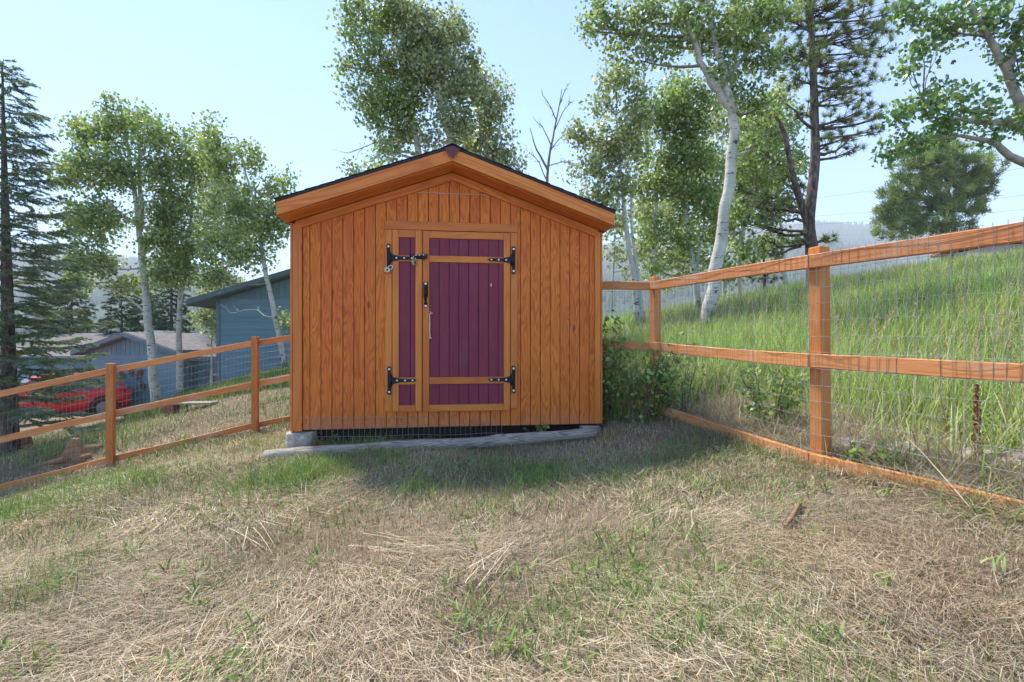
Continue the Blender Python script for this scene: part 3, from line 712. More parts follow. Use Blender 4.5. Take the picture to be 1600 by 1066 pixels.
# body lofted along x (front +x): for each station, outline of half section
st = [(-2.25, .45, .80, .70), (-2.18, .30, .98, .84), (-1.6, .26, 1.02, .90), (-.6, .25, 1.02, .92), (.5, .25, 1.02, .92), (1.0, .25, 1.02, .91), (1.5, .26, .96, .90), (2.0, .28, .86, .86), (2.22, .36, .72, .78), (2.28, .45, .62, .66)]
b = MB(); rr = []
for x, zl, zh, hw in st:
    rr.append([(x, hw*.8, zl), (x, hw, zl+.12), (x, hw*1.01, (zl+zh)/2), (x, hw*.97, zh-.08), (x, hw*.86, zh), (x, -hw*.86, zh), (x, -hw*.97, zh-.08), (x, -hw*1.01, (zl+zh)/2), (x, -hw, zl+.12), (x, -hw*.8, zl)])
b.rings(rr, 0, True); body = b.build('body', M['carred'], car)
b = MB(); rr = []
for x, z, hw in ((-2.1, 1.0, .80), (-1.75, 1.52, .62), (-1.2, 1.62, .60), (.0, 1.63, .60), (.45, 1.55, .62), (1.12, 1.0, .80)):
    rr.append([(x, .80, .985), (x, hw, z), (x, -hw, z), (x, -.80, .985)])
b.rings(rr, 0, False); cab = b.build('cabin', M['carred'], car)
for s_ in (-1, 1):
    for pts in ([(.98, 1.05), (.45, 1.47), (-.25, 1.54), (-.25, 1.05)], [(-.33, 1.05), (-.33, 1.54), (-1.15, 1.53), (-1.2, 1.05)], [(-1.28, 1.05), (-1.24, 1.52), (-1.68, 1.46), (-1.95, 1.08)]):
        b = MB()
        def yy(z): return s_ * (.80 - (z - .985) * (.80 - .615) / .58 + .012)
        P = [(x, yy(z), z) for x, z in pts]; P2_ = [(x, yy(z) - s_ * .02, z) for x, z in pts]
        b.rings([P, P2_]); b.build('side_window', M['carglass'], cab)
    b = MB(); b.box((.62, s_ * .95 - .09, 1.02), (.78, s_ * .95 + .09, 1.17), 0, .03); b.build('mirror', M['carred'], body)
    for xw in (1.38, -1.38):
        wb = MB()
        prof = [(.20, -.11), (.33, -.11), (.355, -.08), (.355, .08), (.33, .11), (.20, .11)]
        n = 20; wb.rings([[(xw + r_ * math.cos(6.283*i/n), s_ * .83 + w_, .35 + r_ * math.sin(6.283*i/n)) for i in range(n)] for r_, w_ in prof], 0, True)
        wh = wb.build('wheel', M['tyre'], car)
        rb = MB(); rb.rings([[(xw + r_ * math.cos(6.283*i/n), s_ * (.83 + w_), .35 + r_ * math.sin(6.283*i/n)) for i in range(n)] for r_, w_ in ((.06, .10), (.20, .075), (.235, .112))], 0, True)
        for q in range(5):
            an = q * 1.2566; rb.box((xw - .02 + .1 * math.cos(an), s_ * .91 - .01, .33 + .1 * math.sin(an)), (xw + .02 + .1 * math.cos(an), s_ * .95 + .01, .37 + .1 * math.sin(an)))
        rb.build('rim', M['rim'], wh)
        ab = MB(); ab.tube([(xw + .42 * math.cos(t_), s_ * .925, .35 + .42 * math.sin(t_)) for t_ in np.linspace(-.25, 3.39, 12)], .045, 6); ab.build('wheel_arch', M['plastic'], body)
    b = MB(); b.box((2.06, s_ * .62 - .16, .66), (2.262, s_ * .62 + .12, .78), 0, .03); b.build('headlight', M['lamp'], body)
    b = MB(); b.box((-2.262, s_ * .70 - .10, .70), (-2.15, s_ * .70 + .10, .95), 0, .02); b.build('tail_light', M['red'], body)
for nm, x0, z0, x1, z1, hw0, hw1 in (('windscreen', 1.06, 1.05, .49, 1.51, .72, .58), ('rear_window', -2.09, 1.08, -1.79, 1.48, .70, .58)):
    dx = .014 if x0 > 0 else -.014
    b = MB(); b.rings([[(x0+dx, -hw0, z0+.01), (x0+dx, hw0, z0+.01), (x1+dx, hw1, z1+.01), (x1+dx, -hw1, z1+.01)], [(x0, -hw0, z0), (x0, hw0, z0), (x1, hw1, z1), (x1, -hw1, z1)]]); b.build(nm, M['carglass'], cab)
MB().box((2.16, -.86, .27), (2.31, .86, .50), 0, .04).build('bumper', M['plastic'], body); MB().box((2.20, -.42, .52), (2.292, .42, .68), 0, .02).build('grille', M['plastic'], body)
MB().box((-2.30, -.82, .30), (-2.17, .82, .55), 0, .04).build('bumper', M['plastic'], body); MB().box((2.312, -.15, .36), (2.322, .15, .46), 0, .002).build('number_plate', M['lamp'], body)

def chunk(name, label, cat, c, size, m, seed, n=10, flat=.3, rot=0.0, group=None):
    """uneven lump: noisy lathe"""
    r = random.Random(seed); o = empty(name, c, rot, label=label, cat=cat, group=group); b = MB(); rr = []
    for k, (zz, s_) in enumerate(((-.25, .85), (.15, 1.0), (.5, .95), (.82, .72), (1.0, .35))):
        rr.append([(size[0] * s_ * math.cos(6.283*i/n) * r.uniform(.8, 1.15), size[1] * s_ * math.sin(6.283*i/n) * r.uniform(.8, 1.15), size[2] * zz * r.uniform(.88, 1.1)) for i in range(n)])
    b.rings(rr); b.build(cat.replace(' ', '_') + '_body', m, o); return o
def on_ground(u, v_, D, dz=0.0):
    p = at(u, v_, D); return np.array([p[0], p[1], gz1(p[0], p[1]) + dz])
# split wood left of the fence post, block, cut log, slab bench
p = on_ground(112, 720, 7.35, .03); o = empty('wood_chunk', p, .4, label='pointed split wood chunk beside the left fence foot rail', cat='firewood')
b = MB(); b.rings([[(-.19, -.10, -.02), (.17, -.12, -.02), (.19, .1, -.02), (-.15, .12, -.02)], [(-.08, -.08, .16), (.13, -.09, .15), (.14, .06, .16), (-.06, .08, .17)], [(.0, -.04, .36), (.08, -.05, .35), (.09, .03, .35), (.01, .04, .37)]]); b.build('tall_piece', M['rawwood'], o)
MB().tube([(.05, -.12, .04), (.26, -.06, .09)], [.06, .045], 7, jit=.2).build('broken_piece', M['rawwood'], o); MB().tube([(-.28, -.08, .02), (-.02, -.15, .07)], [.03, .05], 7, jit=.2).build('broken_piece', M['rawwood'], o)
p = on_ground(140, 697, 7.9); o = empty('wood_block', p, .25, label='squat wood block lying behind the pointed wood chunk', cat='firewood'); MB().box((-.14, -.1, -.03), (.14, .1, .12), 0, .02).build('block', M['rawwood'], o)
p = on_ground(24, 668, 9.2); o = empty('cut_log', p, .3, label='short cut log lying under the spruce', cat='log'); MB().tube([(-.18, 0, .09), (.2, .03, .1)], [.12, .13], 10, jit=.06).build('log_body', M['rawwood'], o)
p = on_ground(296, 645, 9.8); o = empty('slab_bench', p, .12, label='low grey plank on a clay block and iron leg behind the left fence', cat='bench')
for k in range(2): MB().box((-.5 + .02*k, -.16 + .165*k, .13), (.46 + .03*k, -.003 + .165*k, .16), 0, .006).build('plank', M['greywood'], o)
MB().box((-.46, -.12, -.05), (-.24, .12, .128), 0, .012).build('clay_block', M['brickred'], o); MB().tube([(.02, -.1, -.1), (.0, -.1, .128)], .014, 6).build('iron_leg', M['black'], o)
# behind the right fence
p = on_ground(1132, 605, 5.6, -.03); chunk('rock', 'tan rock in the weeds behind the corner of the right fence', 'rock', p, (.22, .16, .2), M['rawwood'], 3)
p = on_ground(1425, 715, 3.15, -.01); chunk('rock', 'white flat rock just behind the right fence', 'rock', p, (.17, .15, .07), M['rock'], 5)
p = on_ground(1345, 695, 3.4, -.02); chunk('rock', 'pale flat rock left of the white rock behind the right fence', 'rock', p, (.24, .16, .06), M['rock'], 6)
A = at(1500, 745, 2.85); A[2] = gz1(A[0], A[1]) + .03; Bp = at(1700, 800, 2.45); Bp[2] = gz1(Bp[0], Bp[1]) + .05
o = empty('fallen_log', A, 0, label='weathered grey log lying behind the right fence near the picture edge', cat='log'); mx = Vector(Bp - A).to_track_quat('X', 'Z').to_matrix().to_4x4()
L = float(np.linalg.norm(Bp - A)); MB().tube([(L * k / 8, .01 * math.sin(k), .012 * math.sin(k * 1.7)) for k in range(9)], [.07, .085, .08, .09, .085, .09, .09, .088, .09], 12, jit=.08).build('log_body', M['greywood'], o, mw=mx)
p = on_ground(1351, 714, 3.05, .03); o = empty('pine_cone', p, .3, label='brown pine cone on the ground behind the right fence', cat='pine cone'); b = MB(); b.tube([(-.045, 0, 0), (-.02, 0, 0), (.02, 0, .0), (.05, 0, 0)], [.012, .026, .022, .006], 8)
for k in range(70):
    t = k / 70; an = k * 2.4; r_ = .034 * math.sin(math.pi * (t * .85 + .12)); x = -.05 + .1 * t
    b.add([(x, .6*r_*math.cos(an), .6*r_*math.sin(an)), (x + .012, r_*math.cos(an+.25), r_*math.sin(an+.25)), (x + .016, 1.15*r_*math.cos(an), 1.15*r_*math.sin(an)), (x + .012, r_*math.cos(an-.25), r_*math.sin(an-.25))], [(0, 1, 2, 3)])
b.build('cone_scales', M['rust'], o)
# dead stick lying in the foreground and a wooden stake
def rest(pts, lift): return [(p_[0], p_[1], gz1(p_[0], p_[1]) + lift) for p_ in pts]
P = [at(u, v_, Dq) for u, v_, Dq in ((1226, 890, 2.30), (1238, 862, 2.42), (1252, 832, 2.60))]
P = rest(P, .03); o = empty('stick', P[0], 0, label='short brown stick lying in the dry grass on the right', cat='stick'); MB().tube([np.array(p_) - np.array(P[0]) for p_ in P], [.009, .012, .009], 6, jit=.2).build('bark', M['rawwood'], o)
# far house beyond the slope, top right
p = at(1562, 390, 40); o = empty('house', (p[0], p[1], p[2] - 3.0), R(-4), label='far house with reddish roof edge showing over the grassy slope at right', cat='house')
MB().box((0, 0, 0), (9, 6, 3.45), 0, .01).build('wall', plain('grey_stucco', (.30, .29, .28), .9, .1), o); MB().prism([(-.6, 3.45), (3.0, 4.2), (6.6, 3.45), (6.6, 3.7), (3.0, 4.45), (-.6, 3.7)], 'x', -.5, 9.5).build('roof', M['brickred'], o)
# power lines
for k, (ua, va, ub, vb, lab) in enumerate(((1000, 335, 1750, 236, 'highest thin power line crossing the sky at right'), (1000, 352, 1750, 285, 'middle thin power line crossing the sky at right'), (1000, 356, 1750, 312, 'lowest thin power line crossing the sky at right'))):
    A, Bp = at(ua, va, 75), at(ub, vb, 60); b = MB(); b.tube([A + (Bp - A) * t + np.array([0, 0, -2.2 * 4 * t * (1 - t)]) * .45 for t in np.linspace(0, 1, 25)], .013, 4); tag(b.build('power_line', M['plastic']), lab, 'cable', 'power lines at right')
# ------------------------------------------------------------------ trees
M['leaf'] = foliage_mat('aspen_leaf', .45, .38, .45); M['needle'] = foliage_mat('conifer_needle', .28, .6, .15); M['grass'] = foliage_mat('grass_blade', .30, .7, .12); M['straw'] = foliage_mat('straw_blade', .18, .75, .1)
m, nt, out = new_mat('aspen_bark'); v = coords(nt, (1, 1, 1), 13.0)
n1 = noise(nt, coords(nt, (1, 1, 2.6), 13.0), 6, 3, .6); sc_ = ramp(nt, n1, [(.60, (0, 0, 0)), (.66, (1, 1, 1))])
tc = nd(nt, 'ShaderNodeTexCoord'); sep = nd(nt, 'ShaderNodeSeparateXYZ', {0: tc.outputs['Object']})
low = math_(nt, 'SUBTRACT', 1.0, math_(nt, 'MULTIPLY', sep.outputs[2], .85)); n2 = noise(nt, coords(nt, (1, 1, .35), 3.0), 16, 4, .7)
lowm = ramp(nt, math_(nt, 'ADD', math_(nt, 'MULTIPLY', low, .35), math_(nt, 'MULTIPLY', n2, .6)), [(.46, (0, 0, 0)), (.56, (1, 1, 1))])
c = ramp(nt, noise(nt, v, 3, 3), [(.3, (.36, .35, .29)), (.7, (.56, .55, .49))])
ln = noise(nt, coords(nt, (.7, .7, 9), 5.0), 8, 2, .5); c = mix(nt, math_(nt, 'MULTIPLY', ramp(nt, ln, [(.58, (0, 0, 0)), (.64, (1, 1, 1))]), .45), c, (.16, .15, .13))
c = mix(nt, math_(nt, 'MULTIPLY', sc_, .9), c, (.03, .028, .026)); c = mix(nt, math_(nt, 'MULTIPLY', lowm, .85), c, (.045, .04, .036))
bsdf(nt, out, c, .75, .2, bump(nt, math_(nt, 'ADD', n1, n2), .5, .02)); M['aspen'] = m
m, nt, out = new_mat('pine_bark'); v = coords(nt, (1, 1, .3), 13.0); n1 = noise(nt, v, 18, 4, .7)
bsdf(nt, out, ramp(nt, n1, [(.35, (.05, .04, .036)), (.6, (.19, .15, .13)), (.75, (.28, .22, .19))]), .95, .1, bump(nt, n1, 1, .03)); M['pinebark'] = m
M['twig'] = plain('grey_twig', (.20, .175, .14), .85, .1)
M['greyaspen'] = plain('shaded_grey_bark', (.30, .27, .23), .85, .1, 0, .4, 7, .5, 18)  # aspen bark with the trunk's shade put into its colour
M['deadwood'] = plain('dead_grey_wood', (.26, .23, .20), .9, .1, 0, .25, 10, .3)

def quads(C, A, B):
    """kite leaves: centres C, half axes A (long) and B (wide)"""
    n = len(C); V = np.empty((n, 4, 3)); V[:, 0] = C - A; V[:, 1] = C + B - A * .15; V[:, 2] = C + A; V[:, 3] = C - B - A * .15
    return V.reshape(-1, 3), np.arange(n * 4).reshape(-1, 4)
def rand_unit(n): 
    v_ = rng.normal(size=(n, 3)); return v_ / np.linalg.norm(v_, axis=1, keepdims=True)
def leaves(centres, radii, per, size, cols, droop=.3):
    """clusters of leaves; returns V, faces, colours"""
    Cs, Sz, Co = [], [], []
    k = np.repeat(np.arange(len(centres)), per); n = len(k)
    p = rand_unit(n) * (rng.uniform(0, 1, n) ** .45)[:, None]; p *= radii[k][:, None] * 1.3; p[:, 2] *= .9
    C = centres[k] + p
    nrm = rand_unit(n); nrm[:, 2] *= .7; nrm /= np.linalg.norm(nrm, axis=1, keepdims=True)
    t = np.cross(nrm, rand_unit(n)); t /= np.linalg.norm(t, axis=1, keepdims=True); b = np.cross(nrm, t)
    s = size * rng.uniform(.6, 1.35, n)[:, None]
    V, Fc = quads(C, t * s * .56, b * s * .46)
    ci = rng.integers(0, len(cols), n); cc = np.array(cols)[ci] * 1.12 * rng.uniform(.75, 1.25, (n, 1)) * np.repeat(rng.uniform(.8, 1.2, len(centres)), per)[:, None]
    return V, Fc, np.repeat(cc, 4, axis=0)
ASPEN = [(.20, .285, .07), (.235, .31, .09), (.16, .24, .065), (.29, .335, .15), (.36, .385, .25), (.13, .20, .06)]
ASPEN_PALE = [(.25, .305, .12), (.30, .34, .18), (.39, .405, .28), (.19, .25, .095), (.44, .45, .34), (.15, .21, .08)]
ASPEN_DARK = [(.10, .20, .06), (.13, .235, .065), (.085, .17, .06), (.18, .27, .095), (.23, .29, .15)]

def nearest_on(path, p):
    best = None
    for k in range(len(path) - 1):
        for t in np.linspace(0, 1, 6):
            q = path[k] + (path[k + 1] - path[k]) * t; d = np.linalg.norm(q - p) + .9 * max(0, q[2] - p[2] + .15)
            if best is None or d < best[0]: best = (d, q, (k + t) / (len(path) - 1))
    return best
def aspen(label, D, trunks, blobs, r0, leaf=.075, dens=1.0, cols=ASPEN, name='aspen_tree', group='aspen trees', depth=1.0, cl=.30, bare=(), cat='tree', lean=0.0, bark='aspen'):
    """trunks: list of pixel paths (first one is the stem); blobs: leafy masses (u, v, ru, rv) in photograph pixels at depth D"""
    paths = []
    for ti, tr in enumerate(trunks):
        P = [at(u, v_, D + lean * max(0, (CV - v_)) / 500) for u, v_ in tr]; paths.append(P)
    g = gz1(paths[0][0][0], paths[0][0][1])
    base = np.array([paths[0][0][0], paths[0][0][1], min(g, paths[0][0][2]) - .05])
    if g < paths[0][0][2] - .05: paths[0] = [np.array([base[0], base[1], g - .1])] + paths[0]
    o = empty(name, base, 0, label=label, cat=cat, group=group); tb = MB(); allp = []
    for ti, P in enumerate(paths):
        n = len(P); Q = []
        for k in range(n - 1):
            for t in (0, .33, .66): Q.append(P[k] * (1 - t) + P[k + 1] * t)
        Q.append(P[-1]); Q = np.array(Q)
        for it in range(2): Q[1:-1] = .5 * Q[1:-1] + .25 * (Q[:-2] + Q[2:])
        Q[1:-1] += rng.normal(size=(len(Q) - 2, 3)) * r0 * .12
        ra = r0 if ti == 0 else r0 * .6; nQ = len(Q)
        rad = [max(.012, ra * (1 - .82 * k / (nQ - 1)) * (1.22 if k == 0 and ti == 0 else 1)) for k in range(nQ)]
        tb.tube(list(Q), rad, 10, jit=.04); allp.append((list(Q), ra))
    cen, rad_ = [], []
    for u, v_, ru, rv in blobs:
        c0 = at(u, v_, D + lean * max(0, CV - v_) / 500); a_, c_ = ru / F * D, rv / F * D; b_ = (a_ + c_) * .5 * depth
        c0[1] += rng.uniform(-.3, .3) * b_
        area = math.pi * a_ * c_; nc = max(4, int(dens * area / (cl * cl) * 2.1)); q = rand_unit(nc) * (rng.uniform(0, 1, nc) ** .4)[:, None]
        pc = c0 + q * np.array([a_, b_, c_]) * .92; cen.append(pc); rad_.append(np.full(nc, cl) * rng.uniform(.55, 1.15, nc))
        # limb from the nearest stem to the middle of the mass, twigs out to the clusters
        best = min(((nearest_on(P, c0), ra) for P, ra in allp), key=lambda x: x[0][0]); (d_, q0, tpos), ra = best
        mid = (q0 + c0) / 2 + np.array([0, 0, -.12 * d_]) + rng.normal(size=3) * .05 * d_; rl = max(.010, ra * .36 * (1 - .55 * tpos))
        pth = [(1 - t) ** 2 * q0 + 2 * t * (1 - t) * mid + t * t * c0 for t in np.linspace(0, 1, 7)]
        tb.tube(pth, [rl * (1 - .7 * t) for t in np.linspace(0, 1, 7)], 6, mi=0 if rl > .03 else 1)
        for pt in pc[:max(4, int(nc * .6))]:
            s_ = pth[rnd.randint(2, 6)]; md = (s_ + pt) / 2 + rng.normal(size=3) * .05 + np.array([0, 0, -.04]); tb.tube([s_, md, pt], [rl * .32 + .002, .006, .003], 4, mi=1)
    for (ua, va, ub, vb) in bare:     # bare limbs
        A_, B_ = at(ua, va, D), at(ub, vb, D + rng.uniform(-.5, .5)); d_ = B_ - A_; L_ = np.linalg.norm(d_); pth = [A_ + d_ * t + np.array([0, 0, .12 * L_ * math.sin(3.1 * t)]) + rng.normal(size=3) * .02 * L_ * (0 < t < 1) for t in np.linspace(0, 1, 6)]
        tb.tube(pth, [r0 * .22 * (1 - .8 * t) + .004 for t in np.linspace(0, 1, 6)], 5)
        for q in range(7):
            s_ = pth[rnd.randint(1, 5)]; e_ = s_ + (rand_unit(1)[0] * .5 + d_ / L_ * .6) * L_ * rnd.uniform(.12, .35); tb.tube([s_, (s_ + e_) / 2 + rng.normal(size=3) * .03, e_], [.010, .006, .003], 4)
    tb.build('trunk', [M[bark], M['twig']], o, off=base)
    if cen:
        cen = np.concatenate(cen); rad_ = np.concatenate(rad_); per = max(8, int(.55 * (cl / leaf) ** 2 * 5.4))
        V, Fc, Cc = leaves(cen, rad_, per, leaf, cols); put('crown', np_mesh('crown', V - base, [Fc], Cc), M['leaf'], o)
    return o
aspen('tall forked aspen standing beside the spruce at left', 15, [[(245, 645), (238, 560), (229, 480), (222, 400), (218, 350), (205, 270), (196, 215), (190, 165)], [(219, 362), (222, 300), (214, 250), (226, 205)], [(217, 352), (180, 330), (160, 300)], [(222, 400), (250, 350), (262, 310)]],
      [(190,185,42,36),(150,215,36,32),(235,210,32,38),(128,272,42,36),(190,268,52,46),(252,270,32,42),(122,342,34,34),(165,350,40,38),(252,350,36,46),(150,410,40,34),(196,440,24,24),(265,420,28,36),(122,440,22,16)], .135, leaf=.085, dens=1.15, cl=.36, bare=[(230, 470, 130, 440), (228, 490, 150, 450)])
aspen('thin aspen second from left with a curved white stem', 15.6, [[(283, 632), (279, 560), (280, 480), (287, 440), (297, 370), (302, 300), (290, 230)]],
      [(280,225,20,28),(292,270,34,36),(285,330,34,40),(300,390,40,38),(272,425,26,26),(325,235,16,34),(262,380,20,25)], .105, leaf=.085, dens=1.15, cl=.36)
aspen('leaning thin aspen in front of the tall blue house', 14, [[(448, 586), (435, 520), (420, 450), (408, 390), (402, 340), (385, 270), (370, 215)]],
      [(331,205,20,22),(345,250,32,36),(390,250,18,32),(368,318,46,44),(425,300,20,26),(420,358,34,32),(345,390,40,34),(402,405,28,18),(440,345,22,26),(330,435,26,18),(448,500,18,10),(445,285,12,18)], .09, leaf=.08, dens=1.15, cl=.34, bare=[(428, 497, 360, 490)])
aspen('pale aspen crown rising behind the leaning aspen at left', 26, [[(352, 600), (352, 480), (346, 380), (338, 260)]], [(340,300,40,40),(380,370,40,36),(320,350,30,36),(350,440,40,26),(330,240,22,30)], .12, leaf=.12, cl=.5, dens=1.1, cols=ASPEN_PALE)
aspen('left aspen of the tall clump rising above the shed roof', 10.5, [[(672, 600), (660, 300), (655, 235), (641, 182), (634, 140), (620, 60), (600, -20)]],
      [(595,15,55,38),(556,40,24,38),(590,95,42,42),(543,106,15,9),(567,155,26,12),(602,165,46,34),(640,125,40,42),(622,205,44,26),(578,192,18,12),(640,40,36,40),(605,235,34,14),(640,170,36,34),(650,90,30,30)], .10, leaf=.066, dens=1.15, bare=[(650, 225, 545, 240), (655, 240, 560, 262), (645, 205, 590, 235)])
aspen('middle aspen of the clump with a thick white stem over the ridge', 10.2, [[(745, 600), (722, 300), (708, 222), (692, 175), (683, 150), (672, 90), (662, 20)], [(684, 155), (690, 110), (700, 60)]],
      [(660,50,42,36),(694,60,34,42),(720,52,10,22),(690,118,46,40),(735,140,34,36),(702,188,34,24),(668,90,46,42),(680,215,25,18),(715,205,30,20),(725,90,26,28),(650,20,36,24)], .105, leaf=.066, dens=1.15, cols=ASPEN_PALE)
aspen('right aspen of the clump behind the shed roof', 11, [[(800, 600), (775, 300), (760, 235), (749, 198), (745, 150), (742, 110)]], [(752,130,26,30),(770,190,30,40),(790,228,17,26),(742,215,34,26),(786,152,9,12),(765,250,34,22),(800,255,10,16)], .085, leaf=.066, dens=1.15, cols=ASPEN_PALE)
aspen('low aspen top showing just above the left roof slope', 13, [[(560, 600), (562, 350), (560, 280)]], [(553,268,14,8),(575,275,14,10),(590,262,14,10)], .06, dens=.8)
# dead bare tree right of the roof
aspen('bare dead tree showing right of the shed roof', 13, [[(850, 600), (853, 320), (856, 250), (868, 200), (878, 140)], [(856, 265), (838, 235), (828, 200)]], [], .06, name='dead_tree', cat='dead tree', group=None, bark='deadwood',
      bare=[(853, 280, 822, 235), (858, 240, 892, 205), (866, 205, 892, 160), (870, 190, 848, 150), (855, 260, 905, 262), (853, 290, 820, 275), (874, 165, 886, 135), (860, 225, 838, 190)])
aspen('aspen with twin pale stems nearest the shed right side', 11, [[(998, 500), (988, 420), (977, 345), (970, 260), (962, 180)], [(1006, 505), (995, 420), (986, 350), (984, 260)]],
      [(960,128,36,22),(944,155,26,18),(988,150,20,32),(930,215,40,22),(962,240,44,26),(918,265,34,16),(898,210,20,12),(962,290,38,26),(930,318,26,16),(985,200,34,34),(945,345,24,18)], .10, leaf=.07, dens=1.2, cols=ASPEN_PALE)
aspen('slim straight aspen right of the twin stems', 12, [[(1022, 495), (1020, 400), (1026, 330), (1032, 250), (1036, 190)]], [(1032,180,40,36),(1064,200,34,36),(1042,250,38,36),(1010,290,34,34),(1060,300,34,34),(1020,360,34,28),(1056,368,24,22)], .08, leaf=.075, dens=1.1)
aspen('dark based aspen between slim and big aspens', 12, [[(1092, 478), (1084, 405), (1073, 355), (1068, 280), (1080, 210)], [(1086, 420), (1098, 370), (1105, 310)]], [(1088,250,34,34),(1020,420,24,16),(1060,150,34,30),(1100,160,30,26),(1130,420,24,18),(1100,318,34,34),(1078,378,26,22),(1112,400,18,18),(1075,200,30,30)], .10, leaf=.075, dens=1.1)
aspen('big leaning aspen with thick white trunk beside the pine', 8.6, [[(1106, 500), (1113, 445), (1127, 380), (1136, 300), (1149, 215), (1147, 172), (1122, 142), (1100, 112), (1080, 62), (1064, 10), (1052, -60)], [(1148, 178), (1128, 110), (1108, 30), (1100, -40)], [(1118, 140), (1150, 100), (1190, 60)]],
      [(940,20,36,26),(980,48,44,30),(1010,18,44,26),(1050,62,30,42),(1002,92,24,20),(1110,40,42,38),(1150,60,42,42),(1190,92,34,34),(1132,108,30,26),(1202,40,38,34),(1162,140,36,24),(1195,162,24,18),(924,46,15,11),(1160,8,46,26),(1080,12,36,26),(1180,230,20,22)], .135, leaf=.062, dens=1.0, cl=.24)
aspen('black barked aspen stem behind the big aspen', 13, [[(1158, 480), (1152, 430), (1160, 370), (1172, 290), (1185, 220)]], [(1200,205,30,30),(1172,280,30,30),(1228,268,24,24),(1182,240,34,34),(1150,330,24,24),(1195,330,26,24),(1165,390,22,20)], .09, leaf=.08, dens=1.2)
aspen('dark leafed aspen reaching in from the right picture edge', 6.6, [[(1700, 505), (1640, 330), (1610, 220), (1594, 158), (1575, 110), (1546, 62), (1512, 5), (1490, -50)], [(1606, 205), (1560, 190), (1500, 188), (1450, 182)], [(1622, 270), (1575, 240), (1548, 218), (1500, 212), (1440, 222)], [(1575, 110), (1590, 60), (1600, 0)]],
      [(1430,20,34,20),(1480,38,38,30),(1540,28,42,30),(1450,80,24,20),(1582,62,32,38),(1420,100,19,11),(1440,168,34,15),(1402,180,20,9),(1412,220,25,14),(1470,200,38,20),(1530,180,34,20),(1582,190,24,24),(1440,226,28,11),(1390,240,11,7),(1500,150,19,14),(1592,112,18,24),(1550,215,20,10),(1462,140,14,10)], .095, leaf=.058, dens=1.1, cols=ASPEN_DARK, cl=.2, bark='greyaspen')
aspen('small pale aspens far left below the blue roof', 19, [[(330, 600), (331, 540), (330, 500)]], [(332,495,22,30),(322,470,16,18),(345,520,14,20)], .06, leaf=.10, dens=1.0, cols=ASPEN_PALE)

aspen('pale thin aspen in the gap behind the big aspen', 15, [[(1120, 500), (1122, 420), (1110, 340), (1100, 270)]], [(1110,300,40,36),(1060,330,34,34),(1090,370,38,28),(1135,350,28,34),(1050,400,26,20),(1120,250,34,30),(1010,330,30,26),(1000,390,22,20),(1075,425,22,14)], .08, leaf=.09, dens=.9, cols=ASPEN_PALE, cl=.34)
aspen('leafy aspen left of the pine fork', 15.5, [[(1230, 490), (1225, 400), (1215, 320), (1205, 240)]], [(1215,220,34,36),(1180,180,34,30),(1235,180,22,30),(1190,300,34,30),(1235,320,24,24),(1160,250,24,30),(1240,250,22,28),(1205,380,28,20)], .08, leaf=.09, dens=.9, cl=.34)
aspen('far pale aspen showing between the big aspen and the pine', 19, [[(1135, 500), (1130, 400), (1125, 300), (1130, 200)]], [(1120,190,34,30),(1085,225,34,30),(1160,205,26,34),(1100,270,40,30),(1170,290,30,34),(1130,330,34,28),(1060,270,30,30),(1215,150,30,30),(1070,400,34,22),(1190,420,34,18),(1140,430,26,16)], .09, leaf=.115, dens=.8, cols=ASPEN_PALE, cl=.42)
aspen('far aspen filling the gap above the fence return', 18, [[(955, 500), (958, 430), (962, 360)]], [(955,395,18,30),(985,420,16,24),(1045,440,20,16),(965,350,24,24),(1015,400,20,24),(1000,240,26,30),(1005,320,26,26),(1055,130,26,24),(1035,340,30,26),(1010,180,22,24)], .07, leaf=.11, dens=.6, cols=ASPEN_PALE, cl=.4)
